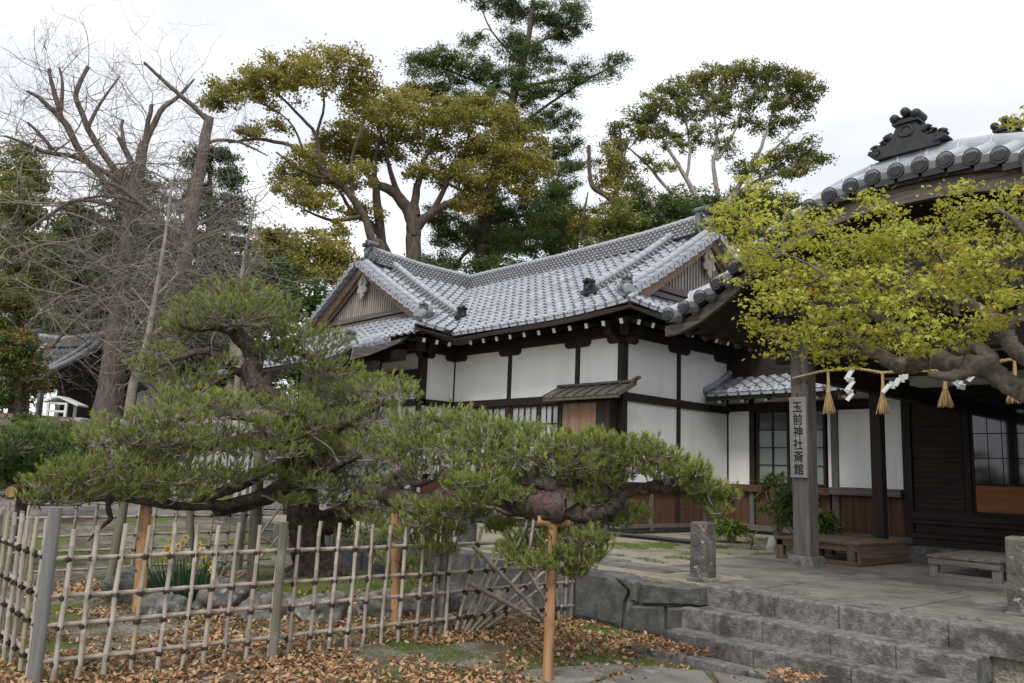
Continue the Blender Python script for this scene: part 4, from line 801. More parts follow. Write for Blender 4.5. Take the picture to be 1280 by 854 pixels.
# ------------------------------------------------------------------ props under the pine
def prop(label, base, top, r, m, cross, cm=None, wrap=True):
    t = thing('pine_prop', label, 'support pole', base, 'props under the garden pine'); g = MB(); b, p = V(base), V(top)
    n = 8; g.tube([b + (p - b) * i / n + V(R0.uniform(-.004, .004), R0.uniform(-.004, .004), 0) for i in range(n + 1)], [r * (1.04 - .08 * i / n) for i in range(n + 1)], 12, 0, jit=.02)
    for k in range(5): q = b + (p - b) * R0.uniform(.15, .9) + nrm(V(b[1], -b[0] , 0) * R0.choice((-1, 1)) + V(-b[0], -b[1], 0) * .7) * r * .96; g.sphere(q, (.013, .013, .02), 7, 5, 1)
    g.build('pole', [M[m], M['barkred']], t)
    if cross:
        c, L, rc = cross; d = nrm(V(c)); g = MB(); g.tube([p - d * L / 2, p + d * L / 2], rc, 12, 0); g.build('crosspiece', M[cm or m], t, .01)
    return t
prop('nearest peeled orange pole, standing in front of the fence under the pine limb', V(-4.71, 4.74, -.1), onX(692, 652, -4.74), .041, 'orange', ((.66, .74, 0), .26, .042))
prop('orange pole inside the fence near the left end of the pine', V(-9.05, 3.09, -.05), at(184, 622, 9.7), .062, 'orange', ((.72, .68, 0), .34, .06))
prop('orange pole behind the fence half hidden by the middle of the pine limb', V(-7.05, 4.92, -.05), at(494, 642, 8.75), .045, 'orange', None)
prop('tall mossy pole with a thick pale log crosspiece beside the pine trunk', V(-10.3, 4.9, 0), at(327, 520, 11.45), .075, 'mossy', ((.7, .72, .03), .46, .085), 'mossy')
prop('thin mossy pole behind the left orange pole under the pine', V(-11.1, 3.4, 0), at(160, 600, 11.7), .06, 'mossy', None)
prop('dark leaning pole below the tip of the left pine limb', V(-10.7, 4.25, 0), at(238, 630, 11.5), .05, 'mossy', None)
# ------------------------------------------------------------------ rocks
def rock(x, y, s, label, seed, m='rock', z=None):
    rng = random.Random(seed); ph = Vector((seed * 3.1, seed * 1.7, 0)); g = MB(); b = gh(x, y) if z is None else z
    def jit(p):
        n = Vector(p).normalized(); k = 1 + .42 * noise.noise(n * 1.5 + ph) + .26 * (.5 - abs(noise.noise(n * 2.6 + ph))) + .12 * (.4 - abs(noise.noise(n * 6 + ph))) + .06 * noise.noise(n * 14 + ph); return p * k
    g.sphere((x, y, b + s[2] * .25), s, 36, 24, 0, jit); return tag(g.build('rock', M[m]), label, 'rock', 'rocks around the pine')
rock(-8.98, 3.30, (.20, .24, .15), 'low grey rock just left of the daffodils', 1); rock(-9.0, 3.95, (.22, .28, .20), 'pointed rock at the foot of the daffodils', 2)
rock(-8.25, 4.15, (.22, .30, .17), 'rounded dark rock right of the daffodils behind the mossy fence post', 3); rock(-7.85, 4.55, (.24, .30, .20), 'broad mottled rock in front of the pine trunk', 4)
rock(-7.75, 5.25, (.2, .34, .17), 'long low rock right of the pine trunk', 5); rock(-7.7, 5.85, (.22, .3, .22), 'dark rock by the foot of the orange pole', 6); rock(-7.5, 6.4, (.22, .28, .20), 'dark rock behind the fan of leaning bamboo', 7)
rock(-10.0, 3.35, (.24, .28, .24), 'mossy rock behind the daffodils near the left orange pole', 8); rock(-7.0, 12.0, (.10, .12, .16), 'small pale stone among the plants beside the porch post', 9, 'palestone', T)
# ------------------------------------------------------------------ blades helper
def blades(P, D, w, tint, bend=.35, segs=3):
    """P (n,3) bases, D (n,3) tip vectors -> quads; each blade is a tapering bent strip."""
    n = len(P); side = np.cross(D, np.array([0, 0, 1.0])); side += np.random.RandomState(3).normal(0, .15, side.shape) * np.linalg.norm(D, axis=1)[:, None]; side /= np.linalg.norm(side, axis=1)[:, None] + 1e-9
    Ln = np.linalg.norm(D, axis=1)[:, None]; out = []; T_ = []
    for k in range(segs):
        q = []
        for t in (k / segs, (k + 1) / segs):
            c = P + D * t + np.array([0, 0, -1.0]) * (bend * t * t) * Ln; ww = w * (1 - .85 * t) * (1 if t > 0 else .8); q.append((c - side * ww, c + side * ww))
        out.append(np.stack([q[0][0], q[0][1], q[1][1], q[1][0]], 1)); T_.append(np.repeat(np.clip(tint + .12 * k - .1, 0, 1), 4))
    return np.concatenate(out).reshape(-1, 3), np.concatenate(T_)
RS = np.random.RandomState(11)
def rnd_dirs(n, zmin=-1.0):
    z = RS.uniform(zmin, 1, n); q = RS.uniform(0, 2 * np.pi, n); r = np.sqrt(1 - z * z); return np.stack([r * np.cos(q), r * np.sin(q), z], 1)
# daffodils
dx, dy = -9.45, 3.72; df = thing('daffodils', 'clump of yellow daffodils blooming inside the bamboo fence', 'flowers', (dx, dy, .05))
n = 260; P = np.stack([RS.normal(dx, .14, n), RS.normal(dy, .17, n), np.full(n, .04)], 1); Dv = np.stack([(P[:, 0] - dx) * .8 + RS.normal(0, .05, n), (P[:, 1] - dy) * .8 + RS.normal(0, .05, n), RS.uniform(.42, .68, n)], 1)
v, t_ = blades(P, Dv, .011, RS.rand(n), .12); npmesh('leaves', v, 4, M['daffleaf'], df, t_)
rng = random.Random(4)
for i, (x, y) in enumerate(((215, 676), (222, 683), (232, 672), (219, 690), (248, 681), (252, 688), (211, 697), (237, 708), (250, 707), (262, 705), (265, 712), (234, 690), (210, 686), (228, 678), (184, 706), (255, 694))):
    c = at(x, y, 10.1 + rng.uniform(-.12, .12)); g = MB(); b = V(dx + (c[0] - dx) * .35, dy + (c[1] - dy) * .35, .05)
    g.tube([b, b * .4 + c * .6 + V(0, 0, .05), c - V(0, 0, .02)], .005, 5); fl = g.build('flower', M['greenstem'] if 'greenstem' in M else M['bamboogn'], df)
    fx = nrm(V(-c[0] + rng.uniform(-3, 3), -c[1] + rng.uniform(-3, 3), rng.uniform(-.5, 1.5))); r = nrm(np.cross(fx, V(0, 0, 1))); u = np.cross(r, fx); g = MB()
    for k in range(6):
        q = k * math.pi / 3; e = r * math.cos(q) + u * math.sin(q); s_ = -r * math.sin(q) + u * math.cos(q)
        g.add([c, c + e * .026 + s_ * .016 + fx * .004, c + e * .052, c + e * .026 - s_ * .016 + fx * .004], [(0, 1, 2, 3)])
    g.build('petals', M['petalw' if i % 3 else 'petal'], fl); g = MB(); g.tube([c, c + fx * .015, c + fx * .032], [.009, .012, .018], 9, 0, False); g.build('trumpet', M['trumpet'], fl)
# ------------------------------------------------------------------ grass and fallen leaves
def tuftgrass(name, pts, h, w, m, label, per=9, spread=.03):
    pts = np.repeat(np.asarray(pts), per, 0); n = len(pts); P = pts + np.stack([RS.normal(0, spread, n), RS.normal(0, spread, n), np.zeros(n)], 1)
    d = rnd_dirs(n, .25); d *= (h * RS.uniform(.5, 1.25, n))[:, None]; v, t_ = blades(P, d, w, RS.rand(n), .3, 2); o = npmesh(name, v, 4, M[m], None, t_); tag(o, label, 'grass', None, 'stuff')
def noise2(x, y, s, o=0): return noise.fractal(Vector((x * s + o, y * s, o * 1.3)), .7, 2.0, 4)
pts = []; rng = random.Random(31)
while len(pts) < 3600:
    x, y = rng.uniform(-12.5, -6.4), rng.uniform(1.2, 7.0); k = math.exp(-(((x + 9.3) / 1.9) ** 2 + ((y - 5.6) / 1.6) ** 2))
    if noise2(x, y, .9) + .9 * k > .18: pts.append((x, y, gh(x, y)))
while len(pts) < 8200:
    x, y = rng.uniform(-6.7, -4.0), rng.uniform(1.5, 7.0)
    if noise2(x, y, 1.1, 5) > -.02: pts.append((x, y, gh(x, y)))
tuftgrass('moss_grass', pts, .035, .0035, 'grass', 'short moss and grass patches around the pine and along the fence')
pts = []
while len(pts) < 1500:
    x, y = rng.uniform(-9, -5.6), rng.uniform(7.8, 12.2); k = 1 if y > 11 else 0
    if y < 12.1 and noise2(x, y, 1.0, 9) + .3 * k > .22 and not (x > -6.6 and y > 8.2): pts.append((x, y, T))
while len(pts) < 1950:
    x, y = rng.uniform(-8.6, -6.6), rng.uniform(11.2, 15.6)
    if noise2(x, y, 1.0, 9) > -.1: pts.append((x, y, T))
while len(pts) < 2000: x, y = rng.choice([-4.6, -4.2, -3.4, -3.2, -2.6]) + rng.gauss(0, .10), 7.62 + abs(rng.gauss(0, .02)) + rng.choice([0, 1.6]); pts.append((x, y, T + .01))
tuftgrass('terrace_grass', pts, .04, .004, 'grass', 'sparse short grass in the terrace gravel and paving joints')
def litter(n_target):
    rng = random.Random(17); C = []
    while len(C) < n_target:
        q = rng.random()
        if q < .66: x, y = rng.uniform(-11.8, -6.3), rng.uniform(.8, 7.0)
        elif q < .965: x, y = rng.uniform(-6.5, -3.9), rng.uniform(1.6, 7.05)
        else: x, y = rng.uniform(-5.3, -3.4), rng.uniform(6.05, 6.62)
        k = math.exp(-(((x + 10.0) / 1.5) ** 2 + ((y - 5.9) / 1.2) ** 2)) * .9
        w = .55 * math.exp(-((x + 6.9) / 1.3) ** 2) + .5 * math.exp(-((y - 6.8) / .7) ** 2) * (x > -7)
        if noise2(x, y, .8, 3) + w - k + rng.uniform(-.25, .25) > .08 + .10 * (x > -6.2): C.append((x, y, (gh(x, y) if y < 6.15 or x < -5.2 else max(gh(x, y), .07)) + rng.uniform(.006, .03)))
    return np.array(C)
C = litter(24000); n = len(C); nn = rnd_dirs(n, .55); a = np.cross(nn, RS.normal(0, 1, (n, 3))); a /= np.linalg.norm(a, axis=1)[:, None]; b = np.cross(nn, a); L_ = RS.uniform(.014, .034, n)[:, None]; wd = L_ * RS.uniform(.32, .55, n)[:, None]; cu = nn * L_ * RS.uniform(.1, .5, n)[:, None]
# each leaf: two curled halves folded along its midrib
v = np.stack([C - a * L_ + cu, C - a * L_ * .2 + b * wd + cu * .6, C + a * L_ * .5 + b * wd * .8 + cu * .7, C + a * L_ * 1.0 + cu * .4, C - a * L_ + cu, C + a * L_ * 1.0 + cu * .4, C + a * L_ * .5 - b * wd * .8 + cu * .3, C - a * L_ * .2 - b * wd + cu * .5], 1).reshape(-1, 3)
tag(npmesh('fallen_leaves', v, 4, M['litter'], None, np.repeat(RS.rand(n), 8)), 'fallen brown and orange leaves scattered over the ground', 'leaf litter', None, 'stuff')
# ------------------------------------------------------------------ plants beside the porch
def palmplant(x, y, h, n, label, m='greenleaf', spread=.5, fan=14, w=.017, name='fan_palm', cat='plant'):
    t = thing(name, label, cat, (x, y, T), 'plants at the foot of the dado'); rng = random.Random(int(x * 100)); Ps, Ds, Ts = [], [], []; g = MB()
    for i in range(n):
        q = rng.uniform(0, 6.28); hh = h * rng.uniform(.35, 1.0); r = spread * rng.uniform(.1, 1) * (1.1 - .5 * hh / h); c = V(x + math.cos(q) * r, y + math.sin(q) * r, T + hh); g.tube([(x + rng.uniform(-.05, .05), y + rng.uniform(-.05, .05), T), (x * .5 + c[0] * .5, y * .5 + c[1] * .5, T + hh * .6), c], [.008, .006, .004], 4)
        for k in range(fan):
            qq = q + rng.uniform(-1.6, 1.6); el = rng.uniform(-.3, .9); ln = rng.uniform(.18, .34); Ps.append(c); Ds.append(V(math.cos(qq) * math.cos(el), math.sin(qq) * math.cos(el), math.sin(el)) * ln); Ts.append(rng.random())
    g.build('stems', M['bamboogn'], t); v, tt = blades(np.array(Ps), np.array(Ds), w, np.array(Ts), .35); npmesh('fronds', v, 4, M[m], t, tt)
palmplant(-8.2, 14.2, 1.25, 60, 'tall dark green fan-leaved plant against the dado boards'); palmplant(-7.2, 13.2, 1.0, 90, 'bushy dark green plant left of the porch post', spread=.42); palmplant(-6.55, 12.6, .65, 60, 'bright green low plant touching the left side of the porch post', 'yellowgn', .34)
palmplant(-8.4, 13.0, .36, 40, 'low green plant at the left of the plant bed', 'yellowgn', .30); palmplant(-7.45, 12.1, .22, 14, 'small yellow spiky rosette plant at the front of the bed', 'yellowgn', .05, 3, .014, 'rosette_plant'); palmplant(-8.9, 13.3, .38, 10, 'tuft of yellowish grass-like leaves by the lichen-spotted post', 'yellowgn', .2, 6, .01)
# ------------------------------------------------------------------ leaves and wood for trees
RIGHT = nrm(V(RC[0][0], RC[1][0], 0)); AWAY = V(-RIGHT[1], RIGHT[0], 0)
def quads_leaf(C, size, asp=.55, up=.3, seed=0, droop=0.0):
    rs = np.random.RandomState(seed); n = len(C); nn = rs.normal(0, 1, (n, 3)); nn[:, 2] = np.abs(nn[:, 2]) + up; nn /= np.linalg.norm(nn, axis=1)[:, None]
    a = np.cross(nn, rs.normal(0, 1, (n, 3))); a /= np.linalg.norm(a, axis=1)[:, None]; a[:, 2] -= droop; b = np.cross(nn, a); s = (size * rs.uniform(.65, 1.3, n))[:, None]
    return np.stack([C - a * s, C + b * s * asp - a * s * .1, C + a * s, C - b * s * asp - a * s * .1], 1).reshape(-1, 3)
def px_path(pts, D, dd=0.0):
    """[(x, y, r_px[, dD])] in photo pixels at distance D -> (points, radii)."""
    P, Rr = [], []
    for i, p in enumerate(pts):
        d = D + (p[3] if len(p) > 3 else 0) + dd * i / max(1, len(pts) - 1); P.append(at(p[0], p[1], d)); Rr.append(p[2] * d / FPX)
    return P, Rr
def smooth(P, Rr, k=4, wob=.0, rng=R0):
    P = [V(p) for p in P]; n = len(P); Q, S_ = [], []
    for i in range(n - 1):
        p0, p1, p2, p3 = P[max(i - 1, 0)], P[i], P[i + 1], P[min(i + 2, n - 1)]
        for j in range(k):
            t = j / k; c = .5 * ((2 * p1) + (p2 - p0) * t + (2 * p0 - 5 * p1 + 4 * p2 - p3) * t * t + (3 * p1 - p0 - 3 * p2 + p3) * t ** 3); r = Rr[i] + (Rr[i + 1] - Rr[i]) * t
            if wob and (i or j): c = c + V(rng.uniform(-1, 1), rng.uniform(-1, 1), rng.uniform(-1, 1)) * r * wob
            Q.append(c); S_.append(r)
    Q.append(P[-1]); S_.append(Rr[-1]); return Q, S_
def limb(g, pts, D, n=9, wob=.12, jit=.07, dd=0.0, k=4, rng=R0, m=0):
    P, Rr = px_path(pts, D, dd); Q, S_ = smooth(P, Rr, k, wob, rng); g.tube(Q, S_, n, m, True, jit, rng); return Q, S_
def twigs(g, p, d, L, r, depth, rng, droop=0.0, n=4, kids=(2, 4), wig=.28, m=0, spread=.9, upb=0.0):
    P = [p]; dd = nrm(d)
    for i in range(n):
        dd = nrm(dd + V(rng.gauss(0, wig), rng.gauss(0, wig), rng.gauss(0, wig) - droop + upb)); P.append(P[-1] + dd * L / n)
    g.tube(P, [r * (1 - .75 * i / n) for i in range(n + 1)], 5 if r > .03 else 3, m, False)
    if depth > 0:
        for c in range(rng.randint(*kids)):
            i = rng.randint(1, n); q = P[i]; e = nrm(nrm(P[i] - P[i - 1]) + V(rng.gauss(0, 1), rng.gauss(0, 1), rng.gauss(0, .8)) * spread); twigs(g, q, e, L * rng.uniform(.45, .75), r * .5, depth - 1, rng, droop, max(3, n - 1), kids, wig, m, spread, upb)
def crown(clumps, D, rng, per=26, nsub=1.0, sub=.42, flat=.6, sizek=1.0):
    per *= 3.0; nsub *= 1.6; sub *= .92
    """clumps of photo ellipses at distance D -> leaf points (n,3), tints, sub-clump centres."""
    C, Tn, Sub = [], [], []
    for c in clumps:
        x, y, rx, ry = c[:4]; dD = c[4] if len(c) > 4 else rng.uniform(-1, 1) * rx * D / FPX * .6; d = D + dD; mx_, mz = rx * d / FPX, ry * d / FPX; o = at(x, y, d)
        k = max(4, int(nsub * 3.2 * mx_ * mz / (sub * sub))); ct = rng.uniform(-.22, .22)
        for i in range(k):
            v = V(rng.gauss(0, 1), rng.gauss(0, 1), rng.gauss(0, 1)); v = nrm(v) * (rng.random() ** .45); p = o + RIGHT * v[0] * mx_ + AWAY * v[1] * min(mx_, (mx_ + mz) * .6) + V(0, 0, v[2] * mz)
            Sub.append(p); s = sub * rng.uniform(.6, 1.25); st = ct + rng.uniform(-.15, .15); m_ = int(per * rng.uniform(.6, 1.3))
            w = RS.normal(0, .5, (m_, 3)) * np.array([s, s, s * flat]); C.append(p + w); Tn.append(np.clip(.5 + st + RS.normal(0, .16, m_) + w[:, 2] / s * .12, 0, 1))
    return np.concatenate(C), np.concatenate(Tn), Sub
def connect(g, nodes, Sub, rng, r0=.035, frac=.5, sagz=.1, m=0):
    if not nodes: return
    N = np.array([p for p, r in nodes])
    for p in Sub:
        if rng.random() > frac: continue
        j = int(np.argmin(((N - p) ** 2).sum(1) * (1 + .5 * RS.rand(len(N))))); q = N[j]; L = np.linalg.norm(p - q); r = min(nodes[j][1] * .6, r0 * (.4 + .25 * L))
        mid = q * .5 + p * .5 + V(rng.gauss(0, .12), rng.gauss(0, .12), rng.gauss(0, .1) - sagz * .2) * L * .5
        g.tube([q, q * .6 + mid * .4 + V(0, 0, .03 * L), mid, p], [r, r * .8, r * .6, r * .25], 4 if r > .02 else 3, m, False)
def colonize(g, nodes, targets, rng, rtip=.010, m=0, bias=.35, wob=.10, seg=5):
    """Grow branches from existing nodes to every target, nearest-first, each new branch offering nodes for the next; radii from the load carried."""
    if not nodes or not targets: return []
    P = [V(p) for p, r in nodes]; R = [r for p, r in nodes]; par = [-1] * len(P); n0 = len(P); root = np.mean(P, 0); cnt = [0] * n0; chains = []; D0 = [0.0] * n0
    ts = sorted(targets, key=lambda t: min(np.linalg.norm(t - p) for p in P[::3]))
    A = np.zeros((n0 + len(ts) * seg + 4, 3)); A[:n0] = P; DD = np.zeros(len(A)); RR = np.full(len(A), 1.0); RR[:n0] = R
    n = n0
    for t in ts:
        d = np.sqrt(((A[:n] - t) ** 2).sum(1)); j = int(np.argmin(d + bias * DD[:n] + .25 * np.maximum(0, A[:n, 2] - t[2]))); q = A[j].copy(); L = d[j]
        if L < .05: continue
        off = V(rng.gauss(0, wob), rng.gauss(0, wob), rng.gauss(0, wob) + .08) * L; ch = [j]
        for k in range(1, seg + 1):
            u = k / seg; c = q + (t - q) * u + off * math.sin(math.pi * u) + V(rng.gauss(0, .02), rng.gauss(0, .02), rng.gauss(0, .02)) * L * (k < seg); A[n] = c; DD[n] = DD[j] + L * u; par.append(ch[-1]); cnt.append(0); ch.append(n); n += 1
        i = ch[-1]
        while i >= 0: cnt[i] += 1; i = par[i]
        chains.append(ch)
    for ch in chains:
        rs = []
        for i in ch[1:]: rs.append(rtip * cnt[i] ** .5)
        r0 = min(rs[0], RR[ch[0]] * .85 if ch[0] < n0 else rs[0]); rs = [r0] + [min(r0, r) for r in rs]; rs[-1] *= .5
        g.tube([A[i].copy() for i in ch], rs, 6 if rs[0] > .04 else (4 if rs[0] > .02 else 3), m, False)
    return [(A[i].copy(), rtip * max(1, cnt[i]) ** .5) for i in range(n0, n)]
def leafy_tree(name, label, cat, D, trunk, limbs, clumps, leaf, bark, seed, size=.07, per=26, nsub=1.0, sub=.42, group=None, base=None, frac=.5, asp=.55, r0=.035, flat=.6, n=9, droop=0.0, rk=1.0, rtip=.011, tfrac=.8):
    trunk = [(p[0], p[1], p[2] * rk) for p in trunk]; limbs = [[(p[0], p[1], p[2] * rk) for p in l] for l in limbs]; size *= .80
    rng = random.Random(seed); b = at(trunk[0][0], trunk[0][1], D); b = V(b[0], b[1], gh(b[0], b[1]) - .2); t = thing(name, label, cat, b, group); g = MB(); nodes = []
    P, Rr = px_path(trunk, D); P = [b] + P; Rr = [Rr[0] * 1.25] + Rr; Q, S_ = smooth(P, Rr, 4, .10, rng); g.tube(Q, S_, n + 2, 0, True, .06, rng); nodes += list(zip(Q[3:], S_[3:])); g.build('trunk', M[bark], t)
    g = MB()
    for l in limbs:
        Q, S_ = limb(g, l, D, 7, .30, .05, 0, 4, rng); nodes += list(zip(Q, S_))
    C, Tn, Sub = crown(clumps, D, rng, per, nsub, sub, flat); colonize(g, nodes, [p for p in Sub if rng.random() < frac * tfrac][:700], rng, rtip); g.build('branches', M[bark], t)
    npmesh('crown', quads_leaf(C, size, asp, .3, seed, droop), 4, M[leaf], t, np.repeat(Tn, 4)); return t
BG = 'trees behind the hall'
# ------------------------------------------------------------------ background trees
# tall pine
leafy_tree('tall_pine', 'tall dark pine rising above every other tree behind the hall roof', 'tree', 36, [(604, 335, 17), (606, 270, 16), (622, 200, 11), (645, 110, 9), (662, 40, 6), (668, -30, 3.5), (672, -90, 2)],
    [[(628, 180, 6), (660, 150, 3.5), (720, 108, 2.5), (780, 75, 1.2)], [(645, 110, 5), (700, 100, 3), (740, 95, 2), (770, 80, 1)], [(640, 120, 4), (590, 100, 3), (520, 70, 1.5)], [(656, 60, 4), (690, 45, 3), (730, 15, 1.2)], [(650, 80, 3), (615, 40, 2), (600, 5, 1)], [(612, 230, 6), (660, 205, 3), (710, 190, 1.4)], [(610, 250, 5), (560, 230, 3), (520, 200, 1.5)], [(606, 290, 6), (570, 330, 4), (560, 350, 2)], [(608, 280, 5), (660, 270, 3), (700, 285, 1.5)], [(630, 160, 4), (580, 150, 3), (540, 130, 1.4)], [(668, -20, 2.5), (700, -40, 1)], [(660, 20, 2.5), (630, -15, 1)]],
    [(560, 72, 45, 14), (520, 80, 28, 12), (590, 90, 40, 15), (630, 100, 45, 18), (545, 110, 45, 16), (600, 130, 50, 18), (660, 120, 35, 14), (700, 105, 45, 12), (745, 90, 36, 10), (770, 76, 18, 8), (690, 150, 45, 14), (655, 160, 35, 14), (720, 12, 26, 14), (705, 35, 35, 16), (680, 20, 28, 14), (650, 15, 32, 16), (625, 5, 30, 14), (600, -8, 24, 12), (640, 55, 40, 16), (670, 75, 40, 14), (590, 50, 22, 8), (660, -30, 36, 18), (680, -70, 25, 18), (700, 185, 40, 12), (680, 205, 45, 14), (640, 200, 30, 14), (700, 240, 26, 26), (690, 275, 36, 18), (660, 300, 45, 18), (640, 265, 36, 20), (600, 250, 30, 20), (570, 300, 40, 20), (550, 330, 34, 15), (620, 320, 26, 12), (680, 310, 34, 14), (560, 150, 30, 12), (530, 115, 30, 12), (720, 205, 22, 10), (560, 275, 34, 20)],
    'tallpine', 'barkdk', 101, .085, 42, 1.5, .42, BG, asp=.30, flat=.45, frac=.45, rk=.6)
# camphor left (upper-left sprays)
leafy_tree('camphor_tree', 'olive-gold camphor tree whose thin limbs reach left over the bare trees', 'tree', 31, [(478, 330, 8), (465, 300, 8), (455, 270, 7), (430, 235, 6), (400, 215, 4)],
    [[(430, 235, 5), (380, 190, 3.5), (330, 175, 3), (285, 178, 2)], [(400, 215, 4), (395, 170, 3), (370, 140, 2.5), (340, 110, 1.5)], [(395, 170, 3), (405, 130, 2), (400, 90, 1.2)], [(410, 222, 3), (380, 215, 2.5), (345, 190, 1.5)], [(440, 245, 4), (440, 200, 3), (455, 150, 2), (460, 110, 1)], [(380, 190, 2.5), (360, 150, 1.5), (310, 120, 1)], [(455, 270, 5), (415, 275, 3), (380, 262, 1.5)]],
    [(275, 118, 20, 20), (300, 112, 30, 20), (330, 100, 32, 18), (360, 90, 40, 20), (400, 75, 38, 16), (430, 92, 32, 18), (455, 105, 20, 20), (385, 100, 40, 20), (440, 75, 24, 14), (345, 120, 36, 14), (310, 165, 24, 12), (330, 160, 28, 12), (440, 125, 26, 14), (460, 140, 20, 18), (355, 215, 24, 14), (380, 200, 26, 12), (370, 240, 30, 16), (400, 255, 30, 18), (420, 290, 28, 14), (440, 215, 30, 18), (265, 130, 10, 20)],
    'camphor', 'barkdk', 102, .08, 30, 1.0, .40, BG, frac=.8, rk=.72)
leafy_tree('camphor_tree', 'large olive-gold camphor tree with thick forked trunk directly above the gable valley', 'tree', 33, [(516, 320, 12), (517, 295, 12), (514, 272, 11), (500, 248, 9), (480, 234, 7), (462, 230, 5)],
    [[(516, 290, 9), (535, 270, 8), (565, 252, 6), (610, 235, 3)], [(520, 270, 8), (521, 235, 6), (530, 200, 4), (545, 170, 2)], [(500, 248, 6), (488, 215, 4), (480, 180, 2.5), (470, 150, 1.5)], [(540, 268, 5), (560, 225, 4), (580, 190, 2.5), (590, 150, 1.5)], [(484, 372, 8), (475, 280, 8), (470, 235, 6), (468, 205, 4), (475, 170, 2)], [(480, 234, 5), (455, 215, 3.5), (430, 180, 2)], [(565, 252, 4), (610, 215, 3), (640, 190, 1.5)], [(500, 350, 6), (470, 285, 5), (445, 270, 4), (425, 240, 2)]],
    [(480, 135, 36, 18), (510, 125, 34, 16), (540, 140, 36, 18), (465, 160, 40, 20), (500, 155, 40, 20), (430, 170, 34, 18), (405, 190, 34, 20), (450, 190, 36, 20), (490, 185, 34, 18), (570, 150, 40, 20), (600, 135, 38, 16), (630, 150, 36, 18), (650, 175, 36, 22), (670, 205, 24, 24), (620, 185, 42, 22), (580, 185, 38, 20), (540, 180, 34, 18), (560, 215, 34, 20), (600, 220, 36, 22), (640, 225, 34, 22), (665, 240, 22, 18), (395, 215, 30, 20), (420, 225, 30, 18), (590, 255, 26, 16), (530, 215, 26, 16), (455, 265, 24, 14), (385, 240, 24, 14), (630, 200, 34, 20)],
    'camphor', 'barkdk', 103, .08, 32, 1.15, .42, BG, frac=.6, n=11, rk=.8)
# right camphor: pale fan of limbs with a domed cap
lim = [[(893, 300, 8), (880, 262, 6.5), (858, 225, 5), (838, 190, 3.4), (820, 160, 2)], [(893, 290, 8), (898, 250, 6), (892, 210, 4.5), (896, 170, 3.2), (890, 130, 1.8)], [(895, 280, 8), (915, 245, 6), (938, 210, 4.6), (955, 175, 3.2), (968, 135, 1.8)], [(858, 225, 4), (862, 190, 3), (858, 150, 1.8)], [(915, 245, 5), (950, 225, 3.4), (985, 212, 2)], [(880, 262, 5), (840, 240, 4), (808, 205, 2.8), (786, 185, 1.6)], [(896, 200, 4), (918, 165, 2.8), (928, 130, 1.6)], [(938, 210, 3.6), (970, 185, 2.4), (995, 160, 1.4)], [(870, 320, 6), (840, 290, 5), (812, 250, 4), (795, 225, 2)]]
fan = [(x, y, 25, 11) for x, y in ((835, 112), (858, 102), (880, 96), (905, 90), (930, 88), (955, 86), (978, 92), (1000, 102), (1012, 115), (815, 128), (797, 146), (782, 165), (770, 185), (765, 205), (860, 122), (890, 112), (920, 108), (950, 106), (980, 112), (1000, 125), (840, 134), (810, 152), (870, 142), (905, 132), (940, 128), (970, 132), (795, 170), (830, 165), (1000, 182), (985, 196), (1012, 202), (960, 200), (935, 214), (975, 215), (1000, 212), (985, 150), (920, 150), (880, 165), (850, 180), (780, 215), (800, 235), (760, 225), (825, 205), (955, 160), (905, 185))]
leafy_tree('camphor_tree', 'dome-topped camphor tree with a fan of pale bare limbs right of the tall pine', 'tree', 40, [(893, 345, 10), (893, 310, 9), (893, 285, 8)], lim, fan, 'olive', 'barkpale', 104, .08, 24, 1.0, .38, BG, frac=1.0, rk=.6, rtip=.021, tfrac=1.0)
leafy_tree('broken_tree', 'slim leafy tree with a snapped bare top between the pine and the domed camphor', 'tree', 34, [(768, 300, 7), (770, 262, 7), (758, 245, 6), (742, 235, 5), (737, 215, 4), (736, 182, 3.5)], [[(768, 262, 4), (775, 220, 3), (782, 190, 1.5)], [(725, 300, 4), (730, 270, 3), (735, 240, 1)]],
    [(765, 200, 14, 14), (760, 225, 16, 16), (772, 245, 14, 14), (775, 210, 12, 18), (750, 260, 14, 10), (735, 285, 26, 14)], 'camphor', 'barkdk', 105, .075, 26, 1.0, .36, BG, frac=.6, rk=.65)
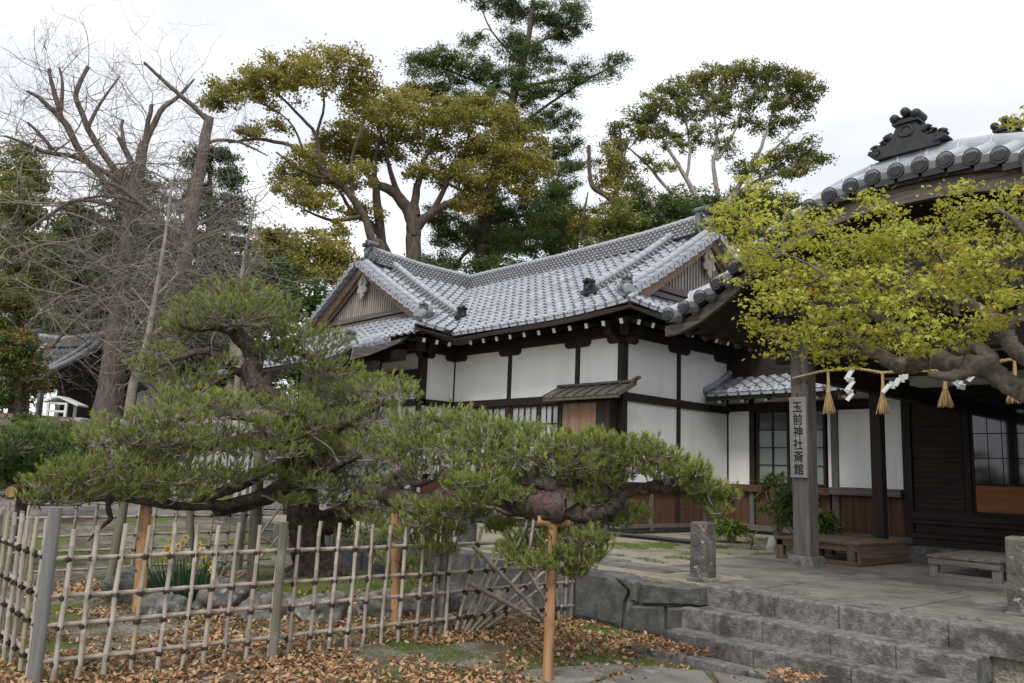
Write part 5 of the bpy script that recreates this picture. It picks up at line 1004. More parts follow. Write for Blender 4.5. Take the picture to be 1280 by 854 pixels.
# lower mass behind the roof: separate bushes and trees
for i, (x, y, rx, ry, D, leaf, lab) in enumerate([(720, 285, 36, 34, 37, 'olive', 'bare-twigged olive shrub tree right of the tall pine trunk'), (855, 262, 48, 34, 44, 'olive', 'olive tree filling the gap under the left of the domed camphor'), (940, 258, 50, 36, 46, 'olive', 'olive tree under the right of the domed camphor'), (690, 262, 34, 46, 44, 'tallpine', 'dark leafy mass close behind the right of the tall pine trunk'), (800, 265, 40, 36, 45, 'dkleaf', 'dark tree far behind the snapped tree'), (620, 290, 50, 34, 42, 'tallpine', 'dark undergrowth tree around the foot of the tall pine'), (780, 280, 44, 32, 32, 'olive', 'olive-green rounded tree behind the middle of the ridge'), (840, 275, 36, 40, 33, 'dkleaf', 'dark green tree just left of the ridge end tile'), (885, 280, 40, 45, 35, 'dkleaf', 'dark evergreen behind the right ridge end and maple'), (960, 275, 60, 50, 37, 'dkleaf', 'dark evergreen hidden behind the upper left of the maple'),
        (395, 320, 40, 40, 29, 'camphor', 'golden camphor sapling just left of the wing gable'), (350, 300, 30, 28, 30, 'camphor', 'golden young camphor between the bare tree and the gable'), (385, 375, 42, 30, 27, 'greenleaf', 'deep green shrub against the left eave of the wing'), (430, 330, 30, 30, 30, 'camphor', 'yellowing camphor bough beside the wing ridge end'), (345, 345, 30, 30, 28, 'greenleaf', 'green shrub behind the top of the garden pine'), (640, 335, 70, 12, 30, 'dkleaf', 'dark shrubs peeping over the hall ridge by the pine trunk'), (540, 335, 40, 14, 30, 'dkleaf', 'dark shrub above the roof valley under the camphor')]):
    h = ry * D / FPX; leafy_tree('shrub_tree', lab, 'tree', D, [(x, y + ry, 3), (x, y, 2.5)], [[(x, y, 2), (x - rx * .5, y - ry * .5, 1)], [(x, y, 2), (x + rx * .5, y - ry * .5, 1)], [(x, y + ry * .5, 2), (x + rx * .6, y + ry * .1, 1)]],
        [(x, y - ry * .3, rx * .7, ry * .6), (x - rx * .5, y + ry * .1, rx * .5, ry * .6), (x + rx * .5, y + ry * .15, rx * .5, ry * .6), (x, y + ry * .6, rx * .9, ry * .5), (x - rx * .2, y + ry * .2, rx * .8, ry * .6)], leaf, 'barkdk', 120 + i, .08, 26, 1.1, .42, BG, frac=.3)
# dense far wood closing the gaps low down
def far_wood(name, label, spots, leaf, seed, size):
    rng = random.Random(seed); C, Tn, _ = crown(spots, 46, rng, 26, .8, .9); o = npmesh(name, quads_leaf(C, size, .6, .3, seed), 4, M[leaf], None, np.repeat(Tn, 4)); tag(o, label, 'wood', None, 'stuff')
far_wood('distant_woodland', 'distant dark evergreen wood low behind the bare trees and shrine', [(x, y, 40, 28, dd) for x, y, dd in [(60, 290, 9), (120, 310, 8), (190, 300, 9), (270, 310, 9), (10, 280, 6), (320, 330, 7), (230, 340, 6), (150, 350, 4), (90, 340, 3), (20, 350, 8), (290, 350, 4), (-40, 420, 0), (0, 470, 2), (20, 330, 6), (50, 420, 3), (100, 400, 8), (150, 430, 2), (200, 440, 4), (250, 420, 6), (300, 430, 2), (340, 420, 5), (110, 360, 9), (340, 470, 0), (380, 460, 2), (300, 490, 0), (250, 480, 0), (420, 440, 3), (60, 360, 5), (200, 380, 8), (290, 390, 8), (20, 400, 4), (330, 380, 9), (-30, 360, 2)]], 'dkleaf', 200, .16)
# ------------------------------------------------------------------ conifers left
def conifer(label, D, x, yb, yt, rx, leaf, seed, layers, group, bark='barkdk', sz=.10, per=60):
    rng = random.Random(seed); b = at(x, yb, D); b = V(b[0], b[1], gh(b[0], b[1]) - .2); t = thing('conifer', label, 'tree', b, group); top = at(x, yt, D); g = MB()
    r = .012 * (top[2] - b[2]); g.tube([b, b * .5 + top * .5, top], [r * 1.6, r, r * .2], 10, 0); g.build('trunk', M[bark], t); g = MB(); C = []; Tn = []; R_ = rx * D / FPX; H = top[2] - at(x, yb, D)[2]
    for k in range(layers):
        f = (k + .5) / layers; z = top[2] - H * f; rr = R_ * (.25 + .8 * f) * rng.uniform(.75, 1.1)
        for a in range(rng.randint(6, 9)):
            q = rng.uniform(0, 6.28); L = rr * rng.uniform(.6, 1.1); o = V(b[0], b[1], z + rng.uniform(-.3, .3)); e = V(math.cos(q), math.sin(q), 0); P = [o, o + e * L * .5 + V(0, 0, .10 * L), o + e * L + V(0, 0, -.10 * L)]; g.tube(P, [.05, .035, .012], 4, 0, False); tt = rng.uniform(-.2, .2)
            for s in range(int(7 + L * 6)):
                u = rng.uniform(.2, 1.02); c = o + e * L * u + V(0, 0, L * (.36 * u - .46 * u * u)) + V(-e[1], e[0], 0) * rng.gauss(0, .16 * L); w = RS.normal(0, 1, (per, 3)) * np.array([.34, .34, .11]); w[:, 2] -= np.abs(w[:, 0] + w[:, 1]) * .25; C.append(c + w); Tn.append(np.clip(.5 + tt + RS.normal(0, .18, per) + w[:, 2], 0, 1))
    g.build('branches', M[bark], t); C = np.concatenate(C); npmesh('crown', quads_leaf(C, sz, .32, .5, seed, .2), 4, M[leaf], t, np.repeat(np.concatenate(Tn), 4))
CG = 'conifers behind the bare trees'
def cedar(label, D, x, yt, yb, hw, leaf, seed):
    rng = random.Random(seed); cl = []; n = int((yb - yt) / 11)
    for k in range(n):
        f = (k + .3) / n; y = yt + (yb - yt) * f; w = hw * (.18 + .82 * f ** .8) * rng.uniform(.8, 1.1)
        for q in range(int(2 + w / 16)): cl.append((x + rng.uniform(-1, 1) * w, y + rng.uniform(-5, 5) , rng.uniform(16, 28), rng.uniform(4.5, 7), rng.uniform(-1, 1) * w * D / FPX * .8))
    leafy_tree('cedar', label, 'tree', D, [(x, yb, 9), (x, (yt + yb) / 2, 6), (x, yt + 6, 1.5)], [], cl, leaf, 'barkdk', seed, .13, 20, 1.9, .50, CG, asp=.26, flat=.34, frac=.6, droop=.25, tfrac=.5)
cedar('broad grey-green cedar behind the two bare trees', 38, 262, 188, 470, 96, 'conifer', 301); cedar('dark cedar partly hidden by the left bare trunk', 41, 165, 215, 480, 80, 'conifer', 302); cedar('dark olive conifer at the left edge of the view', 33, 25, 190, 480, 62, 'olive', 303); cedar('dark cedar low between the left edge and the bare trunk', 43, 95, 255, 490, 70, 'conifer', 304)
# ------------------------------------------------------------------ bare trees
def bare(name, label, D, trunk, limbs, seed, tw, group, bark='ginkgo', base=True, twm='twigpale'):
    rng = random.Random(seed); b = at(trunk[0][0], trunk[0][1], D); b = V(b[0], b[1], gh(b[0], b[1]) - .2); t = thing(name, label, 'tree', b, group); g = MB(); nodes = []
    P, Rr = px_path(trunk, D); Q, S_ = smooth([b] + P, [Rr[0] * 1.25] + Rr, 4, .05, rng); g.tube(Q, S_, 16, 0, True, .05, rng); g.build('trunk', M[bark], t); g = MB(); up = list(zip(Q, S_))[6:]
    limbs = [[(p[0], p[1], p[2] * .78) for p in l] for l in limbs]
    for l in limbs: q, s = limb(g, l, D, 8, .12, .08, 0, 4, rng); nodes += list(zip(q, s))
    g.build('limb', M[bark], t); g = MB()
    for (cnt, lo, hi, L, r, dep, dr, ub, src) in tw:
        S = [(p, rr) for p, rr in (nodes if src == 'l' else up if src == 't' else nodes + up) if lo <= at(0, 0, 1)[2] * 0 + p[2] <= hi]
        for i in range(cnt):
            p, rr = rng.choice(S); q = rng.uniform(0, 6.28); d = V(math.cos(q), math.sin(q), rng.uniform(-.3, .7)); twigs(g, p, d, L * rng.uniform(.5, 1.2), min(r, rr * .7), dep, rng, dr, 5, (2, 4), .30, 0, .9, ub)
    g.build('twigs', M[twm], t); return t
zt_ = lambda y, D: at(150, y, D)[2]
D1 = 27.0; BGp = 'bare trees left of the pine'
bare('bare_ginkgo', 'largest bare tree with a stout straight trunk and many cut limbs at the left', D1, [(133, 520, 15), (140, 470, 13), (148, 400, 11), (158, 320, 9), (164, 253, 7), (175, 205, 6.5), (180, 178, 5)],
    [[(178, 190, 5), (200, 140, 4), (224, 120, 3), (243, 99, 1.2)], [(180, 180, 4), (186, 150, 3.5), (190, 131, 3)], [(166, 250, 6), (147, 217, 5), (115, 171, 4.5), (101, 138, 4), (95, 116, 3.5), (110, 84, 3)], [(110, 160, 3), (125, 130, 2.2), (150, 95, 1)], [(160, 262, 5), (125, 220, 4.5), (100, 190, 5), (84, 158, 5), (68, 140, 4), (48, 122, 3), (33, 114, 1.5)], [(76, 146, 4), (66, 110, 3), (61, 86, 2.2)], [(76, 140, 3.2), (78, 105, 2.2), (74, 84, 1.2)], [(150, 225, 4), (98, 198, 3.6), (56, 190, 3), (28, 178, 2.5), (6, 170, 1.6)], [(66, 188, 3), (50, 168, 2.4), (34, 153, 1.8)], [(170, 215, 4.5), (155, 185, 4), (148, 172, 3.5)], [(156, 182, 3), (152, 160, 2.5), (154, 150, 2)], [(160, 262, 4), (100, 250, 3), (60, 270, 2.4), (20, 300, 1.4)], [(152, 350, 5), (110, 320, 3.5), (60, 305, 2.2), (15, 330, 1.2)], [(150, 380, 5), (110, 360, 3.5), (70, 375, 2.2), (30, 410, 1.2)], [(152, 340, 4), (200, 300, 3), (240, 290, 1.8)], [(148, 400, 4), (190, 375, 2.6), (230, 380, 1.4)], [(150, 360, 4), (95, 400, 2.6), (60, 440, 1.4)]],
    401, [(75, zt_(235, D1), 99, 1.9, .015, 3, 0, .20, 'l'), (100, zt_(460, D1), zt_(200, D1), 3.4, .032, 3, .05, .0, 'lt')], BGp)
D2 = 25.5
bare('bare_ginkgo', 'leaning bare tree with a scarred trunk and one limb pointing up left', D2, [(204, 490, 11), (210, 455, 10.5), (222, 380, 9.5), (232, 320, 8.6), (240, 270, 8), (250, 210, 7), (258, 165, 6), (262, 147, 5)],
    [[(260, 152, 4.5), (246, 137, 4), (226, 120, 3.5), (200, 97, 3), (180, 78, 2)], [(232, 330, 7), (215, 300, 5.5), (198, 272, 5), (174, 253, 4.2), (150, 235, 3.4), (135, 228, 2.6)], [(262, 178, 3), (275, 175, 2.6), (300, 178, 2), (335, 195, 1)], [(178, 256, 3), (140, 245, 2.4), (105, 248, 1.5)], [(236, 310, 4), (270, 290, 2.6), (300, 282, 1.4)], [(225, 380, 4), (260, 350, 2.6), (300, 345, 1.2)], [(228, 350, 4), (190, 330, 2.6), (140, 335, 1.4)]],
    402, [(50, zt_(300, D2), 99, 1.5, .015, 3, 0, .12, 'lt'), (64, zt_(470, D2), zt_(280, D2), 2.6, .026, 3, .05, 0, 'lt')], BGp)
bare('bare_sapling', 'thin pale bare sapling in front of the leaning bare tree', 22, [(163, 500, 5), (172, 460, 4), (184, 425, 3.4), (196, 360, 2.6), (206, 300, 2), (215, 228, 1)], [[(176, 445, 3), (190, 420, 2), (215, 400, 1)], [(172, 462, 2.5), (150, 440, 1.8), (120, 420, 1)], [(195, 370, 2), (225, 340, 1)], [(190, 390, 2), (165, 360, 1)]], 403, [(60, 2, 20, 1.5, .016, 2, 0, .02, 'lt')], BGp, 'twigpale')
bare('bare_sapling', 'slender pale bare sapling right of the leaning bare tree', 23, [(298, 470, 4), (300, 400, 3), (303, 340, 2.4), (310, 300, 1.8), (320, 245, .9)], [[(302, 370, 2), (280, 330, 1)], [(303, 350, 2), (325, 310, 1)], [(300, 400, 2), (330, 370, 1)]], 404, [(45, 2, 20, 1.4, .015, 2, 0, .02, 'lt')], BGp, 'twigpale')
bare('bare_sapling', 'cut-back bare stub with pale branches at the far right of the bare group', 24, [(292, 470, 7), (294, 420, 6), (292, 400, 5)], [[(293, 410, 4), (270, 380, 3), (245, 365, 1.5)], [(293, 415, 4), (255, 405, 2.6), (215, 410, 1.2)], [(294, 405, 3), (310, 370, 1.4)]], 405, [(40, 2, 20, 1.6, .018, 2, .03, 0, 'lt')], BGp, 'twigpale')
# ------------------------------------------------------------------ small shrine and the rest of the far left
def small_shrine():
    c = at(78, 520, 30.0); z0 = gh(c[0], c[1]); t = thing('small_shrine', 'small dark shrine with a steep grey tiled roof at the far left', 'shrine', (c[0], c[1], z0))
    r, a = RIGHT, AWAY; rot = math.radians(-24); r, a = r * math.cos(rot) + a * math.sin(rot), a * math.cos(rot) - r * math.sin(rot); zt, zb = at(70, 432, 30)[2], at(95, 487, 30)[2]; Wd, Dp = 1.55, 1.9
    def fs(sg): return lambda u, d: c + r * u - a * sg * (Dp * (1 - d / Dp)) + V(0, 0, -c[2] + zb + (zt - zb) * (d / Dp) - .5 * (d / Dp) * (1 - d / Dp) + .14 * (u / Wd) ** 2)
    g = MB(); tiles(g, fs(1), -Wd, Wd, Dp, lambda d: -Wd + .0 * d, lambda d: Wd, .26, .26, 0, True, 5); tiles(g, fs(-1), -Wd, Wd, Dp, lambda d: -Wd, lambda d: Wd, .26, .26, 0, False, 6); g.build('roof_tiles', M['tiledk'], t)
    for u in (-Wd, -Wd * .62, Wd * .62, Wd): ridge('verge_ridge', [fs(1)(u, d) + V(0, 0, .05) for d in (Dp, Dp * .7, Dp * .35, .1)], .13, .08, t, 1, False, .075, ('tiledk', 'tile', 'mortar'))
    ridge('main_ridge', [fs(1)(u, Dp) + V(0, 0, -.02) for u in (-Wd - .1, -.5, .5, Wd + .1)], .26, .26, t, 3, False, .09)
    for u in (-Wd - .12, Wd + .12): onigawara(fs(1)(u, Dp), r * (1 if u > 0 else -1), .5, t)
    g = MB(); [g.beam(fs(1)(u, .05) - V(0, 0, .12), fs(1)(u, Dp * .9) - V(0, 0, .12), .05, .07) for u in [-1.5 + i * .15 for i in range(21)]]; g.build('rafters', M['darky'], t)
    for u, v in ((-1, -1), (1, -1), (-1, 1), (1, 1)): g = MB(); p = c + r * u * 1.0 + a * v * .9; g.beam(V(p[0], p[1], z0), V(p[0], p[1], zb + .3), .16, .16, 0, r); g.build('post', M['darkz'], t)
    g = MB(); g.beam(c - a * .92 - r * 1.2 + V(0, 0, zb - c[2] - .02), c - a * .92 + r * 1.2 + V(0, 0, zb - c[2] - .02), .14, .2); g.beam(c + a * .5 - r * 1.0 + V(0, 0, (z0 + zb) / 2 - c[2]), c + a * .5 + r * 1.0 + V(0, 0, (z0 + zb) / 2 - c[2]), .1, zb - z0); g.build('wall', M['darkx'], t)
small_shrine()
def lantern():
    c = at(80, 528, 27.5); z = at(80, 531, 27.5)[2]; t = thing('white_lantern', 'white-painted wooden lantern frame with a small pitched roof beside the small shrine', 'lantern', (c[0], c[1], z)); r, a = RIGHT, AWAY; h = 23 * 27.5 / FPX; w = .42
    for u, v in ((-1, -1), (1, -1), (-1, 1), (1, 1)): g = MB(); p = c + r * u * w * (.9 if u < 0 else .35) + a * v * .25; g.beam(V(p[0], p[1], z - .4), V(p[0], p[1], z + h), .07, .07, 0, r); g.build('post', M['whitep'], t)
    g = MB()
    for k in (.25, .6, .97): g.beam(c - r * w * .9 - a * .25 + V(0, 0, z - c[2] + h * k), c + r * w * .35 - a * .25 + V(0, 0, z - c[2] + h * k), .05, .06)
    g.build('rails', M['whitep'], t); g = MB(); o = V(0, 0, z - c[2] + h)
    g.beam(c - r * w * 1.3 + o + V(0, 0, .02), c - r * .1 + o + V(0, 0, .18), .6, .05); g.beam(c + r * w * 1.2 + o + V(0, 0, -.06), c - r * .1 + o + V(0, 0, .18), .6, .05); g.build('roof', M['whitep'], t)
    zz = gh(c[0], c[1]); g = MB(); g.bb((c[0] - .4, c[1] - .4, min(zz, z) - .3), (c[0] + .4, c[1] + .4, z - .38)); g.build('base', M['palestone'], t)
lantern()
g = MB(); p = at(46, 535, 26); q = at(56, 452, 26); g.tube([V(p[0], p[1], gh(p[0], p[1])), p, q], [.09, .085, .08], 10); tag(g.build('lamp_pole', M['postgrey']), 'blue-grey metal pole leaning in front of the small shrine roof', 'pole')
for lab, x0, x1, yt, D in (('pale cut stone block on the bank right of the white lantern', 78, 88, 524, 26), ('pale stone block next to the foot of the stout bare trunk', 93, 106, 522, 26)):
    a, b = at(x0, yt, D), at(x1, yt, D); g = MB(); g.box(((a[0] + b[0]) / 2, (a[1] + b[1]) / 2, (a[2] + gh(a[0], a[1]) - .4) / 2), (.4, .3, a[2] - gh(a[0], a[1]) + .4), 0, .6); tag(g.build('stone_block', M['palestone'], None, .04), lab, 'stone block')
# green-roofed building
gb = at(258, 470, 40); t = thing('green_roof_building', 'grey building with weathered green copper roof glimpsed behind the bare trunks', 'building', (gb[0], gb[1], gh(gb[0], gb[1]))); r, a = RIGHT, AWAY
g = MB(); zc = at(258, 455, 40)[2]; g.beam(gb - r * 2.4 + V(0, 0, (zc + 0) / 2 - gb[2]), gb + r * 2.4 + V(0, 0, zc / 2 - gb[2]), 3, zc); g.build('wall', M['palestone'], t)
g = MB(); g.hexa([gb + r * u * 3.2 + a * v * 2.2 + V(0, 0, zc - gb[2] - .1 + w) for w in (0,) for u, v in ((-1, -1), (1, -1), (1, 1), (-1, 1))] + [gb + r * u * 1.6 + a * v * .4 + V(0, 0, zc - gb[2] + 1.0) for u, v in ((-1, -1), (1, -1), (1, 1), (-1, 1))]); g.hexa([gb + r * (u * .8 + .4) - a * 2.6 + a * v * .9 + V(0, 0, zc - gb[2] - 1.2) for u, v in ((-1, -1), (1, -1), (1, 1), (-1, 1))] + [gb + r * (u * .6 + .4) - a * 2.2 + a * v * .4 + V(0, 0, zc - gb[2] - .75) for u, v in ((-1, -1), (1, -1), (1, 1), (-1, 1))]); g.build('roof', M['copper'], t)
for k in (-1.6, -.6, .5, 1.5): g = MB(); g.beam(gb + r * k - a * 1.54 + V(0, 0, zc - gb[2] - 1.7), gb + r * k - a * 1.54 + V(0, 0, zc - gb[2] - .5), .5, .06, 0, a); g.build('window', M['darkglass'], t)
# stone fence on the bank
sf = thing('stone_fence', 'pale stone baluster fence on the bank behind the garden pine', 'stone fence', at(245, 600, 22.5)); rng = random.Random(9); A0, A1 = at(138, 590, 26), at(338, 606, 21.0)
nP = 24; g = MB()
for zf in (.22, .80): g.beam(A0 + V(0, 0, zf * 1.35), A1 + V(0, 0, zf * 1.55), .12, .12)
g.build('rail', M['palestone'], sf, .01)
for i in range(nP):
    f = i / (nP - 1); p = A0 + (A1 - A0) * f; h = 1.45 + .25 * f + rng.uniform(-.05, .05); g = MB(); e = nrm(A1 - A0); b0 = V(p[0], p[1], min(p[2], gh(p[0], p[1])) - .25); b1 = p + V(0, 0, h) + e * rng.uniform(.02, .05); g.beam(b0, b1, .17, .17, 0, e); g.hexa([b1 + x for x in [V(-.09, -.09, 0), V(.09, -.09, 0), V(.09, .09, 0), V(-.09, .09, 0)]] + [b1 + x * .4 + V(0, 0, .08) for x in [V(-.09, -.09, 0), V(.09, -.09, 0), V(.09, .09, 0), V(-.09, .09, 0)]]); g.build('baluster', M['palestone'], sf, .01)
g = MB(); p, q = at(332, 655, 20), at(352, 655, 20); z1 = at(342, 562, 20)[2]
gp = thing('gate_pillar', 'grey masonry gate pillar seen between the pine trunk and mossy pole', 'pillar', ((p[0] + q[0]) / 2, (p[1] + q[1]) / 2, 0))
for k in range(5): g.box(((p[0] + q[0]) / 2, (p[1] + q[1]) / 2, .2 + k * (z1 - .1) / 5 + .2), (.62, .55, (z1 - .1) / 5 - .015), 0, .7)
g.build('shaft', M['stone'], gp, .015); g = MB(); g.box(((p[0] + q[0]) / 2, (p[1] + q[1]) / 2, z1 + .17), (.75, .68, .12), 0, .7); g.build('cap', M['stone'], gp, .02)
fb = at(6, 545, 24); g = MB()
t = thing('board_fence', 'grey board fence at the left edge below the small shrine', 'fence', (fb[0], fb[1], gh(fb[0], fb[1])))
z1 = at(6, 530, 24)[2]; z0 = gh(fb[0], fb[1])
for i in range(7): p = fb + RIGHT * (-.9 + i * .24); g = MB(); g.beam(V(p[0], p[1], z0 - .1), V(p[0], p[1], z1 - .05), .2, .04, 0, AWAY); g.build('board', M['greyz'], t)
g = MB(); g.beam(V(*(fb - RIGHT * 1.1)[:2], z1), V(*(fb + RIGHT * .8)[:2], z1), .1, .08); g.build('cap_rail', M['greyx'], t)
# shrubs at the left
leafy_tree('broadleaf_tree', 'bushy green tree with reddish leaf tips at the left edge before the small shrine', 'tree', 20, [(20, 560, 5), (22, 500, 4), (24, 460, 3)], [[(22, 490, 3), (8, 450, 1.5)], [(23, 480, 3), (42, 440, 1.5)]], [(18, 430, 30, 20), (40, 450, 18, 24), (0, 450, 24, 26), (20, 465, 26, 20), (48, 480, 14, 18), (-10, 490, 26, 26), (15, 500, 22, 14)], 'photinia', 'barkdk', 130, .045, 30, 1.0, .26, None, frac=.4)
for i, (x, y, rx, ry, D, lab) in enumerate(((35, 545, 26, 26, 17, 'left red-tipped photinia bush at the foot of the small shrine bank'), (75, 545, 28, 22, 18, 'right red-tipped photinia bush below the white lantern'))):
    leafy_tree('photinia_bush', lab, 'shrub', D, [(x, y + 40, 2.5), (x, y + 10, 2)], [[(x, y + 10, 2), (x - 8, y - 8, 1)], [(x, y + 10, 2), (x + 9, y - 6, 1)]], [(x, y, rx, ry), (x - 8, y + 18, rx, ry * .8), (x + 8, y + 14, rx, ry * .8)], 'photinia', 'barkdk', 140 + i, .038, 30, 1.3, .20, 'photinia bushes', frac=.3)
# ------------------------------------------------------------------ garden pine
PPATH = [(-11.2, -.3), (-9.75, 1.0), (-9.05, 3.1), (-9.7, 4.3), (-10.3, 5.6), (-10.2, 6.1), (-9.2, 5.9), (-7.05, 4.95), (-4.75, 4.8), (-3.95, 5.5), (-3.75, 6.4)]
def pine_D(x, y=600):
    d = ray(x, y); h = d[:2] / math.hypot(d[0], d[1]); best = None
    for a, b in zip(PPATH, PPATH[1:]):
        a, b = np.array(a), np.array(b); e = b - a; den = h[0] * e[1] - h[1] * e[0]
        if abs(den) < 1e-9: continue
        t = (a[0] * e[1] - a[1] * e[0]) / den; u = (a[0] * h[1] - a[1] * h[0]) / den
        if -1e-6 <= u <= 1 + 1e-6 and t > 0: best = t if best is None else min(best, t)
    return best if best else 9.5
def pl(g, pts, n=10, wob=.18, jit=.10, k=5, rng=R0, dd=0.0, m=0):
    P, Rr = [], []
    for p in pts:
        D = (p[3] if len(p) > 3 else pine_D(p[0], p[1])) + dd; P.append(at(p[0], p[1], D)); Rr.append(p[2] * D / FPX)
    Q, S_ = smooth(P, Rr, k, wob, rng); g.tube(Q, S_, n, m, True, jit, rng); return list(zip(Q, S_))
pine = thing('garden_pine', 'old trained garden pine with a long horizontal limb propped on poles behind the bamboo fence', 'tree', (-10.3, 5.8, .1)); prng = random.Random(77); NODE = []
g = MB(); TD = 11.85
NODE += pl(g, [(396, 735, 36, TD), (394, 716, 27, TD), (386, 690, 21, TD), (381, 655, 19, TD), (374, 610, 19, TD), (366, 580, 20, TD), (370, 552, 17, TD), (362, 530, 15, TD - .1), (345, 505, 13, TD - .2), (322, 484, 12, TD - .2), (314, 465, 12, TD - .1), (319, 448, 11, TD), (308, 430, 10, TD), (294, 416, 9, TD), (288, 400, 7, TD), (300, 380, 4, TD)], 16, .10, .09)
for k in range(7): q = prng.uniform(0, 6.28); b = at(394, 712, TD); e = V(math.cos(q), math.sin(q), 0); g.tube([b + e * .12 + V(0, 0, .12), b + e * .32 + V(0, 0, -.02), b + e * .75 + V(0, 0, -.16)], [.12, .09, .03], 7, 0, True, .1)
g.build('trunk', M['bark'], pine)
def branch(pts, m='bark', n=10, **k):
    g = MB(); nd = pl(g, pts, n, rng=prng, **k); NODE.extend(nd); return g.build('branch', M[m], pine)
branch([(380, 648, 10, TD), (400, 656, 11), (418, 655, 11), (435, 648, 10), (446, 634, 12), (452, 622, 9), (470, 615, 9), (496, 622, 12), (515, 628, 14), (540, 634, 13), (556, 622, 15), (575, 628, 12), (600, 618, 11), (625, 628, 13), (645, 630, 15), (668, 632, 16), (692, 634, 20), (706, 634, 19)], n=12)
g = MB(); NODE += pl(g, [(676, 633, 15.5), (692, 635, 20.5), (706, 634, 19.5)], 12, .05, .08); g.build('bark_wrap', M['barkred'], pine)
branch([(700, 630, 13), (714, 641, 12), (735, 644, 11), (757, 637, 11), (772, 627, 9), (780, 618, 6), (796, 612, 6), (812, 610, 8), (835, 607, 9), (858, 612, 5), (880, 606, 3)], n=9)
branch([(380, 640, 7, TD), (402, 645, 7), (422, 640, 7), (440, 626, 6), (448, 610, 5)])
branch([(700, 636, 8), (716, 628, 8), (722, 645, 7), (727, 668, 6), (724, 690, 4), (740, 702, 2)], n=8)
branch([(692, 622, 9), (688, 606, 9), (672, 604, 8), (668, 588, 6), (690, 566, 4), (700, 545, 2.5)], n=8); branch([(560, 615, 8), (556, 596, 7), (572, 585, 5), (592, 560, 3)], n=8); branch([(500, 615, 7), (488, 600, 7), (500, 592, 6), (520, 604, 5), (540, 600, 3)], n=8); branch([(760, 630, 6), (760, 606, 5), (775, 580, 3), (790, 560, 2)], n=8); branch([(835, 606, 5), (850, 590, 3), (875, 588, 2)], n=7)
branch([(372, 600, 11, TD), (352, 610, 11, TD - .2), (330, 622, 10, 11.3), (300, 634, 7, 11), (270, 640, 5, 10.6)], 'barkred' if False else 'bark'); branch([(368, 560, 12, TD), (340, 580, 9, 11.4), (310, 600, 8, 11.1), (280, 615, 6), (250, 622, 5)], 'bark'); branch([(350, 610, 8, 11.6), (300, 628, 7, 10.8), (262, 632, 6, 10.3), (220, 632, 5, 9.9), (185, 626, 6), (150, 622, 4), (110, 624, 3)], n=8)
branch([(366, 548, 9, TD), (340, 552, 9, 11.6), (315, 548, 8, 11.4), (285, 556, 6, 11.2), (250, 560, 4), (200, 552, 2.5)], n=8); branch([(358, 525, 7, TD), (330, 520, 6, 11.6), (290, 520, 5, 11.4), (250, 520, 3, 11), (200, 530, 2)], n=8); branch([(314, 468, 6, TD), (290, 462, 5, 11.7), (260, 440, 4, 11.6), (225, 448, 3, 11.4), (200, 458, 2, 11.2)], n=8)
branch([(312, 440, 5, TD), (340, 432, 5, 11.8), (370, 440, 4, 11.8), (400, 455, 3, 11.7), (420, 465, 2, 11.6)], n=8); branch([(370, 548, 9, TD), (395, 530, 8, 11.7), (420, 535, 6, 11.5), (450, 520, 4, 11.2), (480, 505, 2.5, 10.8)], n=8); branch([(374, 575, 9, TD), (400, 590, 7, 11.5), (425, 580, 5, 11.1), (450, 570, 3, 10.8)], n=8); branch([(300, 420, 4, TD), (270, 410, 4, 11.7), (245, 412, 3, 11.6), (222, 405, 2, 11.5)], n=7); branch([(150, 622, 3), (135, 630, 3.5), (138, 648, 3), (124, 662, 2), (110, 676, 1.2)], n=6)
